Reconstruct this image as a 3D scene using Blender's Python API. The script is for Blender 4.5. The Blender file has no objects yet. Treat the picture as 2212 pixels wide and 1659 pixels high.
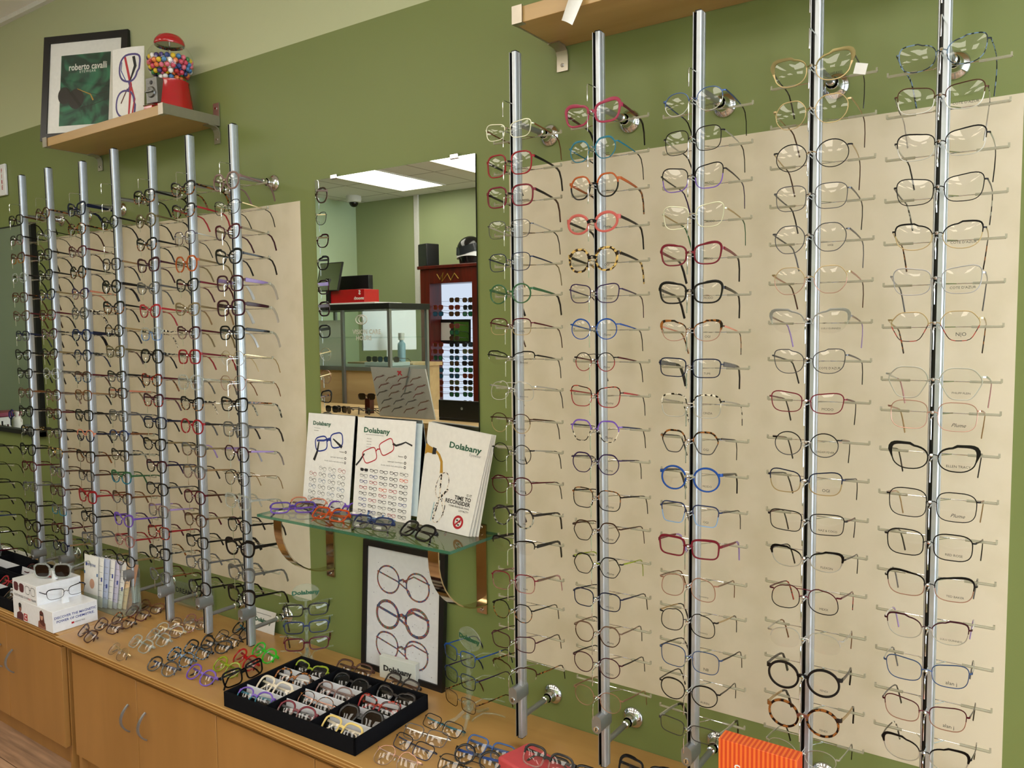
import bpy, math, random
from mathutils import Vector, Matrix
random.seed(7)
PI = math.pi
C = bpy.context.scene.collection
SC = bpy.context.scene

# ------------------------------------------------------------------ camera
H = 1.47                                    # camera height above the floor
TH, PT, RL, FPX = 0.6067, 0.0701, -0.0108, 1716.9
F_ = Vector((-math.sin(TH)*math.cos(PT), math.cos(TH)*math.cos(PT), -math.sin(PT)))
R0 = Vector((math.cos(TH), math.sin(TH), 0)); U0 = R0.cross(F_)
R_ = R0*math.cos(RL) + U0*math.sin(RL); U_ = -R0*math.sin(RL) + U0*math.cos(RL)
cam = bpy.data.objects.new('camera', bpy.data.cameras.new('camera')); C.objects.link(cam)
M = Matrix((R_, U_, -F_)).transposed().to_4x4(); M.translation = (0, 0, H)
cam.matrix_world = M
cam.data.sensor_width = 36; cam.data.lens = FPX/2212*36
cam.data.clip_start = 0.02; cam.data.clip_end = 60
SC.camera = cam
def ray(px, py): return F_*FPX + R_*(px-1106) - U_*(py-829.5)
def at(px, py, Y):
    r = ray(px, py); p = r*(Y/r.y); return Vector((p.x, p.y, p.z+H))
def atz(px, py, Z):                         # Z above the floor
    r = ray(px, py); p = r*((Z-H)/r.z); return Vector((p.x, p.y, Z))
WY = 1.65                                   # the display wall
def mirr(px, py, yreal):                    # what the wall mirror shows at a pixel, at real depth yreal
    p = at(px, py, 2*WY-yreal); return Vector((p.x, yreal, p.z))

# ------------------------------------------------------------------ view, world, light
SC.view_settings.view_transform = 'Standard'; SC.view_settings.look = 'None'
SC.view_settings.gamma = 1; SC.view_settings.use_curve_mapping = False
SC.view_settings.exposure = -0.17
SC.cycles.transparent_max_bounces = 32; SC.cycles.max_bounces = 10
SC.cycles.caustics_reflective = False; SC.cycles.caustics_refractive = False
W = bpy.data.worlds.new('world'); SC.world = W; W.use_nodes = True
W.node_tree.nodes['Background'].inputs[0].default_value = (0.82, 0.91, 1.0, 1)
W.node_tree.nodes['Background'].inputs[1].default_value = 9.0
CEIL = H + 1.336
PANEL_STRENGTH = 8.0
XL, XR, YB = -6.22, 2.6, -2.80              # room: side walls and back wall

# ------------------------------------------------------------------ materials
def lin(h):
    h = h.lstrip('#'); v = [int(h[i:i+2], 16)/255 for i in (0, 2, 4)]
    return tuple((c/12.92 if c <= .04045 else ((c+.055)/1.055)**2.4) for c in v) + (1,)
_m = {}
def nodes(name):
    m = bpy.data.materials.new(name); m.use_nodes = True
    return m, m.node_tree.nodes, m.node_tree.links
def pbr(name, col, rough=.5, metal=0, spec=.5, coat=0, bump=0, bscale=80):
    if name in _m: return _m[name]
    m, n, l = nodes(name); b = n['Principled BSDF']
    b.inputs['Base Color'].default_value = lin(col); b.inputs['Roughness'].default_value = rough
    b.inputs['Metallic'].default_value = metal; b.inputs['Specular IOR Level'].default_value = spec
    b.inputs['Coat Weight'].default_value = coat
    tc = n.new('ShaderNodeTexCoord'); nz = n.new('ShaderNodeTexNoise'); nz.inputs['Scale'].default_value = bscale
    l.new(tc.outputs['Object'], nz.inputs['Vector'])
    mx = n.new('ShaderNodeMix'); mx.data_type = 'RGBA'; mx.inputs[6].default_value = lin(col)
    c2 = lin(col); mx.inputs[7].default_value = tuple(min(1, c*.86+.004) for c in c2[:3])+(1,)
    l.new(nz.outputs['Fac'], mx.inputs[0]); l.new(mx.outputs[2], b.inputs['Base Color'])
    if bump:
        bp = n.new('ShaderNodeBump'); bp.inputs['Strength'].default_value = bump; bp.inputs['Distance'].default_value = .001
        l.new(nz.outputs['Fac'], bp.inputs['Height']); l.new(bp.outputs['Normal'], b.inputs['Normal'])
    _m[name] = m; return m
def clear(name, col, alpha=.15, ior=1.45, rough=0.0, tint=None):
    """thin transparent sheet: transparent tint, a share of body colour, fresnel reflection"""
    if name in _m: return _m[name]
    m, n, l = nodes(name); n.remove(n['Principled BSDF']); out = n['Material Output']
    tr = n.new('ShaderNodeBsdfTransparent'); tr.inputs[0].default_value = lin(tint or '#ffffff')
    df = n.new('ShaderNodeBsdfDiffuse'); df.inputs[0].default_value = lin(col)
    gl = n.new('ShaderNodeBsdfGlossy'); gl.inputs['Roughness'].default_value = rough
    m1 = n.new('ShaderNodeMixShader'); m1.inputs[0].default_value = alpha
    l.new(tr.outputs[0], m1.inputs[1]); l.new(df.outputs[0], m1.inputs[2])
    fr = n.new('ShaderNodeFresnel'); fr.inputs[0].default_value = ior
    ge = n.new('ShaderNodeNewGeometry'); iv = n.new('ShaderNodeMath'); iv.operation = 'SUBTRACT'; iv.inputs[0].default_value = 1; l.new(ge.outputs['Backfacing'], iv.inputs[1])
    mu = n.new('ShaderNodeMath'); mu.operation = 'MULTIPLY'; l.new(fr.outputs[0], mu.inputs[0]); l.new(iv.outputs[0], mu.inputs[1])
    m2 = n.new('ShaderNodeMixShader'); l.new(mu.outputs[0], m2.inputs[0])
    l.new(m1.outputs[0], m2.inputs[1]); l.new(gl.outputs[0], m2.inputs[2]); l.new(m2.outputs[0], out.inputs[0])
    _m[name] = m; return m
def tort(name, c1, c2, scale=120, thr=.5, rough=.12):
    if name in _m: return _m[name]
    m, n, l = nodes(name); b = n['Principled BSDF']; b.inputs['Roughness'].default_value = rough; b.inputs['Specular IOR Level'].default_value = .3
    tc = n.new('ShaderNodeTexCoord'); nz = n.new('ShaderNodeTexNoise'); nz.inputs['Scale'].default_value = scale
    nz.inputs['Detail'].default_value = 1
    cr = n.new('ShaderNodeValToRGB'); cr.color_ramp.elements[0].position = thr-.03; cr.color_ramp.elements[1].position = thr+.05
    cr.color_ramp.elements[0].color = lin(c1); cr.color_ramp.elements[1].color = lin(c2)
    l.new(tc.outputs['Object'], nz.inputs['Vector']); l.new(nz.outputs['Fac'], cr.inputs[0]); l.new(cr.outputs[0], b.inputs['Base Color'])
    _m[name] = m; return m
def wood(name, c1, c2, axis='x', rough=.35, scale=1.0, spec=.5):
    if name in _m: return _m[name]
    m, n, l = nodes(name); b = n['Principled BSDF']; b.inputs['Roughness'].default_value = rough
    b.inputs['Specular IOR Level'].default_value = spec
    tc = n.new('ShaderNodeTexCoord'); mp = n.new('ShaderNodeMapping')
    s = {'x': (1.2, 9, 9), 'y': (9, 1.2, 9), 'z': (9, 9, 1.2)}[axis]; mp.inputs['Scale'].default_value = tuple(v*scale for v in s)
    nz = n.new('ShaderNodeTexNoise'); nz.inputs['Scale'].default_value = 2.2; nz.inputs['Detail'].default_value = 7; nz.inputs['Distortion'].default_value = .6
    cr = n.new('ShaderNodeValToRGB'); cr.color_ramp.elements[0].position = .3; cr.color_ramp.elements[1].position = .72
    cr.color_ramp.elements[0].color = lin(c1); cr.color_ramp.elements[1].color = lin(c2)
    l.new(tc.outputs['Object'], mp.inputs[0]); l.new(mp.outputs[0], nz.inputs['Vector']); l.new(nz.outputs['Fac'], cr.inputs[0]); l.new(cr.outputs[0], b.inputs['Base Color'])
    _m[name] = m; return m
def ply(name, c1, c2, step=.0035):
    """plywood edge: fine horizontal layers"""
    m, n, l = nodes(name); b = n['Principled BSDF']; b.inputs['Roughness'].default_value = .4
    tc = n.new('ShaderNodeTexCoord'); sp = n.new('ShaderNodeSeparateXYZ'); mt = n.new('ShaderNodeMath'); mt.operation = 'MULTIPLY'; mt.inputs[1].default_value = 2*PI/step/2
    sn = n.new('ShaderNodeMath'); sn.operation = 'SINE'; cr = n.new('ShaderNodeValToRGB')
    cr.color_ramp.elements[0].color = lin(c1); cr.color_ramp.elements[1].color = lin(c2); cr.color_ramp.elements[0].position = .25; cr.color_ramp.elements[1].position = .6
    l.new(tc.outputs['Object'], sp.inputs[0]); l.new(sp.outputs[2], mt.inputs[0]); l.new(mt.outputs[0], sn.inputs[0]); l.new(sn.outputs[0], cr.inputs[0]); l.new(cr.outputs[0], b.inputs['Base Color'])
    return m
def emit(name, col, s):
    m, n, l = nodes(name); n.remove(n['Principled BSDF']); e = n.new('ShaderNodeEmission')
    e.inputs[0].default_value = lin(col); e.inputs[1].default_value = s; l.new(e.outputs[0], n['Material Output'].inputs[0]); return m

# colour tokens for spectacle parts
TOK = {
 'K': ('a', '#100e0f'), 'K2': ('a', '#26211f'), 'N': ('a', '#141a33'), 'N2': ('a', '#232f52'), 'B': ('a', '#1b4690'), 'B2': ('a', '#35558c'), 'LB': ('a', '#7f9fc4'),
 'R': ('a', '#8a1a22'), 'R2': ('a', '#a52a33'), 'BU': ('a', '#4a0f1c'), 'BU2': ('a', '#6b1626'), 'MG': ('a', '#96304a'), 'SA': ('a', '#bb5b53'), 'OR': ('a', '#a8501f'),
 'TL': ('a', '#1f6a80'), 'GN': ('a', '#2f5a38'), 'PU': ('a', '#2a1740'), 'PU2': ('a', '#6a4aa8'), 'LI': ('a', '#9d86bd'), 'PL': ('a', '#3a1420'), 'TP': ('a', '#7b625c'),
 'BR': ('a', '#45271a'), 'BR2': ('a', '#6e4426'), 'TN': ('a', '#8b6f4c'), 'OL': ('a', '#5c5236'), 'OL2': ('a', '#7a6a4a'), 'GY': ('a', '#5a5a5c'), 'GY2': ('a', '#8d8d90'), 'CR': ('a', '#d9cdb6'),
 'YE': ('a', '#dcc070'), 'PK': ('a', '#b98a88'), 'SP': ('a', '#c07a60'), 'W': ('a', '#e6e4e0'), 'CO': ('a', '#d58a70'), 'LG': ('a', '#b7c83a'),
 'mk': ('m', '#1c1a1c'), 'mg': ('m', '#bfa77c'), 'mr': ('m', '#b98d7c'), 'ms': ('m', '#c9c9c6'), 'md': ('m', '#55555a'), 'mb': ('m', '#4a2e22'), 'mn': ('m', '#27304e'), 'mu': ('m', '#5c1728'),
 'mc': ('m', '#dcdcc4'), 'ml': ('m', '#a9a7ae'), 'mo': ('m', '#756a45'), 'mt': ('m', '#8a7468'), 'mB': ('m', '#47629a'),
 'cl': ('c', '#dfe3e0'), 'cg': ('c', '#9c9c9a'), 'cb': ('c', '#a58a74'), 'cp': ('c', '#d6a8a2'), 'cu': ('c', '#8fb2dc'), 'ca': ('c', '#c98a3c'), 'cR': ('c', '#d42a2a'), 'cG': ('c', '#52dc3c'), 'cY': ('c', '#b7c93a'), 'cO': ('c', '#e0662e'), 'cP': ('c', '#7058b8'),
 'T': ('t', '#1b100b', '#8a5426'), 'TY': ('t', '#2a1b10', '#c4a45f'), 'TW': ('t', '#17130f', '#d8cfb8'), 'TR': ('t', '#2a0d0c', '#9a2f22'), 'TB': ('t', '#13202c', '#6d86a0'), 'TG': ('t', '#2a2a26', '#9a9a8a'), 'TP2': ('t', '#2c2148', '#8b78c0'),
}
def tok(t):
    k = 'frame_'+t
    if k in _m: return _m[k]
    v = TOK[t]
    if v[0] == 'a': return pbr(k, v[1], .2, 0, .28, 0, 0, 60)
    if v[0] == 'm': return pbr(k, v[1], .28, .85, .5, 0, 0, 60)
    if v[0] == 'c': return clear(k, v[1], .22 if t in ('cl', 'cg', 'cp', 'cb') else .42, 1.5, .05, v[1])
    return tort(k, v[1], v[2])

M_LENS = clear('lens_clear', '#ffffff', .0, 1.6, 0.0, '#fdfdfd')
M_LENSD = clear('lens_brown', '#2c2018', .35, 1.5, 0.0, '#6b5644')
M_LENSK = clear('lens_dark', '#101214', .8, 1.5, 0.0, '#404448')
M_PAD = clear('nose_pad', '#e8e8e4', .35, 1.4, .1)
M_ACR = clear('acrylic', '#dfe3da', .25, 1.45, .08, '#f2f6f0')
M_ACR2 = clear('acrylic_clear', '#ffffff', .06, 1.45, .02, '#f0f5ef')
M_SLV = clear('sleeve', '#b3b09a', .62, 1.45, .25)
M_CHROME = pbr('chrome', '#d9dadb', .08, 1)
M_ALU = pbr('aluminium', '#c6ccd4', .42, .8)
M_ALUD = pbr('aluminium_satin', '#9fa2a5', .38, .8)
M_NICK = pbr('nickel_brushed', '#b8b0a2', .33, .9)
M_BLK = pbr('black_plastic', '#0d0d0f', .4)
M_BLKG = pbr('black_gloss', '#08080a', .15)
M_PRINT = pbr('print_ink', '#1a1a1c', .6)
M_WHITE = pbr('white_card', '#e9e7e2', .45)
M_WHITEG = pbr('white_gloss', '#eceef2', .2)
M_RED = pbr('red_paint', '#b00d18', .15, 0, .5, .6)

# ------------------------------------------------------------------ mesh builder
class MB:
    def __init__(s): s.v = []; s.f = []; s.m = []; s.mats = []
    def mi(s, mat):
        if mat not in s.mats: s.mats.append(mat)
        return s.mats.index(mat)
    def add(s, vs, fs, mat):
        o = len(s.v); s.v += [tuple(v) for v in vs]; k = s.mi(mat)
        for f in fs: s.f.append(tuple(i+o for i in f)); s.m.append(k)
        return s
    def box(s, a, b, mat, mtx=None):
        x0, y0, z0 = a; x1, y1, z1 = b
        vs = [Vector(p) for p in ((x0,y0,z0),(x1,y0,z0),(x1,y1,z0),(x0,y1,z0),(x0,y0,z1),(x1,y0,z1),(x1,y1,z1),(x0,y1,z1))]
        if mtx: vs = [mtx @ v for v in vs]
        return s.add(vs, [(0,3,2,1),(4,5,6,7),(0,1,5,4),(1,2,6,5),(2,3,7,6),(3,0,4,7)], mat)
    def sweep(s, path, sec, mat, closed=False, up=Vector((0, 0, 1)), caps=True, scale=None, matf=None):
        """path: points; sec: (u,v) section, u sideways, v along up"""
        n = len(path); k = len(sec); path = [Vector(p) for p in path]; vs = []
        for i, p in enumerate(path):
            if closed: t = path[(i+1) % n]-path[i-1]
            else: t = path[min(i+1, n-1)]-path[max(i-1, 0)]
            t.normalize(); side = t.cross(up)
            if side.length < 1e-4: side = t.cross(Vector((1, 0, 0)))
            side.normalize(); u2 = side.cross(t); sc = scale[i] if scale else (1, 1)
            for a, b in sec: vs.append(p + side*a*sc[0] + u2*b*sc[1])
        rng = n if closed else n-1
        for i in range(rng):
            j = (i+1) % n; fs = []
            for q in range(k): fs.append((i*k+q, i*k+(q+1) % k, j*k+(q+1) % k, j*k+q))
            if i == 0: base = len(s.v); s.v += [tuple(v) for v in vs]
            kk = s.mi(matf(i) if matf else mat)
            for f in fs: s.f.append(tuple(x+base for x in f)); s.m.append(kk)
        if caps and not closed:
            kk = s.mi(matf(0) if matf else mat); s.f.append(tuple(base+q for q in range(k))[::-1]); s.m.append(kk)
            kk = s.mi(matf(n-2) if matf else mat); s.f.append(tuple(base+(n-1)*k+q for q in range(k))); s.m.append(kk)
        return s
    def tube(s, path, r, mat, n=6, closed=False, up=Vector((0, 0, 1)), scale=None):
        return s.sweep(path, [(r*math.cos(2*PI*i/n), r*math.sin(2*PI*i/n)) for i in range(n)], mat, closed, up, True, scale)
    def lathe(s, prof, mat, n=20, org=(0,0,0), axis='z', matf=None):
        """prof: (r, h) along axis"""
        k = len(prof); vs = []; org = Vector(org)
        for i in range(n):
            a = 2*PI*i/n
            for r, h in prof:
                c, d = r*math.cos(a), r*math.sin(a)
                vs.append(org+Vector({'z': (c, d, h), 'y': (c, h, d), 'x': (h, c, d)}[axis]))
        base = len(s.v); s.v += [tuple(v) for v in vs]
        for i in range(n):
            j = (i+1) % n
            for q in range(k-1):
                s.f.append((base+i*k+q, base+j*k+q, base+j*k+q+1, base+i*k+q+1)); s.m.append(s.mi(matf(q) if matf else mat))
        return s
    def ball(s, c, r, mat, n=10, sc=(1,1,1), mtx=None):
        rings = max(4, n//2); vs = []; c = Vector(c)
        for i in range(rings+1):
            a = PI*i/rings
            for j in range(n):
                b = 2*PI*j/n; v = Vector((math.sin(a)*math.cos(b)*sc[0], math.sin(a)*math.sin(b)*sc[1], math.cos(a)*sc[2]))*r
                if mtx: v = mtx @ v
                vs.append(c+v)
        fs = [(i*n+j, (i+1)*n+j, (i+1)*n+(j+1) % n, i*n+(j+1) % n) for i in range(rings) for j in range(n)]
        return s.add(vs, fs, mat)
    def poly(s, pts, mat): return s.add(pts, [tuple(range(len(pts)))], mat)
    def prism(s, pts, d, mat, mat_side=None):
        """pts: list of 3D points (planar), d: extrusion vector"""
        n = len(pts); d = Vector(d); pts = [Vector(p) for p in pts]
        s.add(pts+[p+d for p in pts], [tuple(range(n))[::-1], tuple(range(n, 2*n))], mat)
        o = len(s.v)-2*n; k = s.mi(mat_side or mat)
        for i in range(n):
            j = (i+1) % n; s.f.append((o+i, o+j, o+n+j, o+n+i)); s.m.append(k)
        return s
    def mesh(s, name, smooth=True, angle=40):
        me = bpy.data.meshes.new(name); me.from_pydata(s.v, [], s.f)
        for m in s.mats: me.materials.append(m)
        me.polygons.foreach_set('material_index', s.m)
        me.validate(); me.update()
        if smooth:
            me.polygons.foreach_set('use_smooth', [True]*len(me.polygons))
            try: me.set_sharp_from_angle(angle=math.radians(angle))
            except Exception: pass
        return me
    def build(s, name, parent=None, smooth=True, bevel=0, angle=40, fix=True):
        o = bpy.data.objects.new(name, s.mesh(name, smooth, angle)); C.objects.link(o)
        if parent: o.parent = parent
        if bevel:
            b = o.modifiers.new('edge', 'BEVEL'); b.width = bevel; b.segments = 2; b.limit_method = 'ANGLE'; b.angle_limit = math.radians(50)
        return o
def fixn(o):
    import bmesh
    bm = bmesh.new(); bm.from_mesh(o.data); bmesh.ops.recalc_face_normals(bm, faces=bm.faces); bm.to_mesh(o.data); bm.free(); return o
def tag(o, label=None, cat=None, group=None, kind=None):
    if label: o['label'] = label
    if cat: o['category'] = cat
    if group: o['group'] = group
    if kind: o['kind'] = kind
    return o
def empty(name, loc, rot=(0, 0, 0), label=None, cat=None, group=None):
    o = bpy.data.objects.new(name, None); C.objects.link(o); o.location = loc; o.rotation_euler = rot; o.empty_display_size = .02
    return tag(o, label, cat, group)
def inst(name, me, parent, loc=(0,0,0), rot=(0,0,0)):
    o = bpy.data.objects.new(name, me); C.objects.link(o); o.parent = parent; o.location = loc; o.rotation_euler = rot; return o
_txt = {}
def text_mesh(s, size, mat, bold=0.0, sx=1.0, shear=0, align='CENTER', space=1.0):
    key = (s, size, mat.name, bold, sx, shear, align, space)
    if key in _txt: return _txt[key]
    cu = bpy.data.curves.new('t', 'FONT'); cu.body = s; cu.size = size; cu.offset = bold; cu.shear = shear
    cu.align_x = align; cu.align_y = 'CENTER'; cu.resolution_u = 2; cu.space_character = space
    ob = bpy.data.objects.new('t', cu); C.objects.link(ob)
    dg = bpy.context.evaluated_depsgraph_get(); me = bpy.data.meshes.new_from_object(ob.evaluated_get(dg))
    bpy.data.objects.remove(ob); me.materials.clear(); me.materials.append(mat)
    for v in me.vertices: v.co.x *= sx
    me.name = 'lettering'; _txt[key] = me; return me
# lettering lies in the local xy plane; stand it up to face -y
UPR = (PI/2, 0, 0)
def letter(s, size, mat, parent, loc, rot=UPR, name='lettering', **k):
    return inst(name, text_mesh(s, size, mat, **k), parent, loc, rot)
def group_of_text(mb, s, size, mat, org, ex, ey, **k):
    """bake lettering into a mesh builder: ex, ey are the unit axes of the page"""
    me = text_mesh(s, size, mat, **k); ex = Vector(ex); ey = Vector(ey); org = Vector(org)
    mb.add([org+ex*v.co.x+ey*v.co.y for v in me.vertices], [tuple(p.vertices) for p in me.polygons], mat)

# ------------------------------------------------------------------ spectacles
N_ = 32
def outline(shape, w, h):
    """rim outline of the lens on the +x side, centred on 0, counter-clockwise from +x"""
    a, b = w/2, h/2; pts = []
    def sup(n, f=None):
        for i in range(N_):
            t = 2*PI*i/N_; c, s = math.cos(t), math.sin(t)
            x = a*math.copysign(abs(c)**(2/n), c); z = b*math.copysign(abs(s)**(2/n), s)
            if f: x, z = f(x, z, x/a, z/b)
            pts.append((x, z))
    if shape == 'round': sup(2.05)
    elif shape == 'panto': sup(2.35, lambda x, z, u, v: (x*(1-.16*max(0, -v)**1.5), z))
    elif shape == 'sq': sup(3.2, lambda x, z, u, v: (x*(1+.05*v)-(.05*a*min(0, v)*-1 if u < 0 else 0), z))
    elif shape == 'rect': sup(4.2, lambda x, z, u, v: (x*(1+.06*v), z+.05*b*u))
    elif shape == 'cat': sup(2.35, lambda x, z, u, v: (x*(1+.13*v*(u > 0)), z*(1-.14*(u < 0)*(v > 0)) + .36*b*max(0, u)**2*min(1, max(0, v+.45))))
    elif shape == 'bfly': sup(3.1, lambda x, z, u, v: (x*(1+(.10 if u > 0 else .03)*v), z*(1-.06*(u < 0)*(v > 0))+.24*b*max(0, u)*(.5+.5*v)))
    elif shape == 'avi': sup(2.5, lambda x, z, u, v: (x*(1-.05*v)+.05*a*(-v), z*(1-.08*(v > 0)*(u > 0))-.07*b*u))
    elif shape == 'oval': sup(2.1, lambda x, z, u, v: (x, z+.10*b*u))
    else:
        P = {'hex': [(1, 0), (.5, 1), (-.5, 1), (-1, 0), (-.5, -1), (.5, -1)],
             'hexf': [(1, .25), (.55, 1), (-.6, 1), (-.97, .3), (-.45, -1), (.5, -1)],
             'oct': [(1, .35), (.55, 1), (-.55, 1), (-1, .35), (-.95, -.4), (-.45, -1), (.45, -1), (.95, -.4)],
             'recthex': [(1, .6), (.85, 1), (-.8, 1), (-1, .6), (-.7, -1), (.78, -1)]}[shape]
        n = len(P); per = []
        for i in range(n):
            p, q = P[i], P[(i+1) % n]; per.append((p, q, math.hypot((q[0]-p[0])*a, (q[1]-p[1])*b)))
        L = sum(x[2] for x in per)
        for i in range(N_):
            d = L*i/N_
            for p, q, l in per:
                if d <= l+1e-9: pts.append(((p[0]+(q[0]-p[0])*d/l)*a, (p[1]+(q[1]-p[1])*d/l)*b)); break
                d -= l
        for _ in range(2): pts = [((pts[i-1][0]+2*pts[i][0]+pts[(i+1) % N_][0])/4, (pts[i-1][1]+2*pts[i][1]+pts[(i+1) % N_][1])/4) for i in range(N_)]
        kx = a/max(p[0] for p in pts); kz = b/max(p[1] for p in pts); pts = [(x*kx, z*kz) for x, z in pts]
    return pts
WRAP = .9
def eye_parts(S):
    """meshes of one pair, local frame: bridge at the origin, wearer's temples towards +y"""
    sh, w, h, t = S['shape'], S['w']*1.035/1000, S['h']/1000, S['t']/1000
    t *= 1.48 if t > .0017 else 1.2
    dbl = S.get('dbl', 17)/1000; metal = S['t'] <= 1.7; dep = .0016 if metal else .0035
    top, bot, tem, tip = tok(S['top']), tok(S['bot']), tok(S['tem']), tok(S['tip'])
    o = outline(sh, w, h); cx = dbl/2+w/2+(0 if metal else t*.35); cz = -.15*h
    yv = lambda x: WRAP*x*x
    brow = S.get('brow', 0)/1000
    mb = MB(); half = S.get('half', 0)
    for sg in (1, -1):
        n = N_; P = [(cx+x, cz+z) for x, z in o]
        vs = []; K = 6
        for i in range(n):
            p, q, r = P[i-1], P[i], P[(i+1) % n]; tx, tz = r[0]-p[0], r[1]-p[1]; L = math.hypot(tx, tz) or 1; nx, nz = tz/L, -tx/L
            f = max(0, (q[1]-cz)/(h/2)); out = q[0] > cx
            tt = t*(1+.25*f) + brow*f**1.5*(1.15 if out else .75)
            if sh in ('cat', 'bfly') and not metal and out: tt += t*.5*f
            if sh == 'cat' and out and brow > .0015: tt += 1.6*brow*max(0, (q[0]-cx)/(w/2))**3*min(1, f*3)
            y0 = yv(q[0])
            for k in range(K):
                a = 2*PI*k/K+PI/6; u = math.cos(a); v = math.sin(a)
                u = math.copysign(abs(u)**.6, u); v = math.copysign(abs(v)**.6, v)
                d = tt*(u+.8)/2
                vs.append((sg*(q[0]+nx*d), y0+v*dep/2, q[1]+nz*d))
        base = len(mb.v); mb.v += vs
        for i in range(n):
            j = (i+1) % n; zz = (P[i][1]+P[j][1])/2-cz
            if half and zz < -h*.02*1: continue
            kk = mb.mi(top if zz > h*.06 else bot)
            for k in range(K):
                f = (base+i*K+k, base+i*K+(k+1) % K, base+j*K+(k+1) % K, base+j*K+k)
                mb.f.append(f if sg > 0 else f[::-1]); mb.m.append(kk)
    # bridge
    xi = cx-w/2; zb = .0
    rb = max(t*.62, .0007)
    zi = -.003
    # inner rim x at height zi
    inner = min((abs(z-(zi-cz)), cx+x) for x, z in o if x < 0)[1]
    bp = [(-inner, yv(inner), zi), (-inner*.55, 0, zi+.0022), (0, -.0012, zi+.003), (inner*.55, 0, zi+.0022), (inner, yv(inner), zi)]

    if metal: mb.tube(bp, .0009, tok(S.get('bri', S['top'])), 6)
    else: mb.sweep(bp, [(-dep/2, -t*.7), (dep/2, -t*.7), (dep/2, t*.7), (-dep/2, t*.7)], tok(S.get('bri', S['top'])), up=Vector((0, 0, 1)))
    if S.get('dbar'):
        xx = min((abs(z-(.42*h)), cx+x) for x, z in o if x < 0)[1]; z2 = cz+.42*h
        mb.tube([(-xx, yv(xx), z2), (0, -.001, z2+.001), (xx, yv(xx), z2)], .0008, top, 6)
    # endpieces
    zh = cz+.26*h if not S.get('lowh') else cz+.1*h
    xo = max((cx+x) for x, z in o if abs(z-(zh-cz)) < h*.12) if sh not in ('hex',) else cx+w/2*.93
    hx = cx+w/2+(.0055 if metal else .0045+t*.4); hy = yv(hx)+.006
    eh = .0013 if metal else max(.0024, t*.9)
    for sg in (1, -1):
        mb.sweep([(sg*(xo+t*.2), yv(xo), zh), (sg*(hx-.0015), yv(hx)-.0002, zh), (sg*hx, yv(hx)+.002, zh), (sg*hx, hy, zh)], [(-.0009, -eh), (.0009, -eh), (.0009, eh), (-.0009, eh)], top, scale=None)
    front = mb.mesh('frame_front', True, 50)
    # lens: curved thin shell
    lens = []
    for sg in (1, -1):
        lb = MB(); rings = (1, .66, .33); v1 = []
        for lay in (0, 1):
            for rr in rings:
                for x, z in o:
                    X = x*rr; Z = z*rr; y = yv(cx+x) *0 + WRAP*(cx+X)**2 - .0028*(1-rr*rr) + (.0009 if lay else 0)
                    v1.append((sg*(cx+X), y, cz+Z))
            v1.append((sg*cx, WRAP*cx*cx-.0028+(.0009 if lay else 0), cz))
        per = 3*N_+1; fs = []
        for lay in (0, 1):
            b0 = lay*per; flip = (lay == 0) == (sg > 0)
            for r in range(2):
                for i in range(N_):
                    j = (i+1) % N_; f = (b0+r*N_+i, b0+(r+1)*N_+i, b0+(r+1)*N_+j, b0+r*N_+j); fs.append(f if not flip else f[::-1])
            for i in range(N_):
                f = (b0+2*N_+i, b0+per-1, b0+2*N_+(i+1) % N_); fs.append(f if not flip else f[::-1])
        lb.add(v1, fs, S.get('lensm', M_LENS)); lens.append(lb.mesh('lens', True, 80))
    # temples
    th = S.get('th', 1.5 if metal else 2.6)/1000; tw = .0006 if metal and th < .003 else .0011
    pads = []
    if metal:
        for sg in (1, -1):
            pb = MB(); c = Vector((sg*(dbl/2*.72), .006, cz-.02*h))
            pb.ball(c, .0034, M_PAD, 8, (.45, .35, 1))
            pb.tube([c, (sg*dbl*.42, .0085, c.z+.002), (sg*(xi+.0006), yv(xi)+.001, c.z+.004)], .0005, M_CHROME, 4)
            pads.append(pb.mesh('nose_pad'))
    return dict(front=front, lens=lens, pads=pads, hx=hx, hy=hy, zh=zh, th=th, tw=tw, tem=tem, tip=tip, cx=cx, cz=cz, h=h, same=S['tem'] == S['tip'])
def temple_meshes(E, sg, slope, drop=.046, tl=.092):
    hx, hy, zh, th, tw = E['hx'], E['hy'], E['zh'], E['th'], E['tw']
    P = [(sg*hx, hy-.001, zh), (sg*(hx+.001), hy+.03, zh+slope*.03), (sg*(hx+.0005), hy+.06, zh+slope*.06), (sg*(hx-.001), hy+tl-.012, zh+slope*(tl-.012))]
    z0 = zh+slope*tl
    Q = [P[-1], (sg*(hx-.002), hy+tl, z0-.001), (sg*(hx-.003), hy+tl+.010, z0-.006), (sg*(hx-.005), hy+tl+.021, z0-.022), (sg*(hx-.008), hy+tl+.030, z0-drop)]
    sec = [(-tw, -.8), (-tw, .8), (0, 1), (tw, .8), (tw, -.8), (0, -1)]
    sc = lambda L: [(1, k) for k in L]
    a = MB(); a.sweep(P, [(u, v*th) for u, v in sec], E['tem'], scale=sc([1.25, 1.1, .95, .8]))
    b = MB(); tt = max(th*.8, .0013); b.sweep(Q, [(u*1.3, v*tt) for u, v in sec], E['tip'], scale=sc([.85, 1, 1.1, 1.25, 1.3]))
    return a.mesh('temple'), b.mesh('temple_tip')
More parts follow.
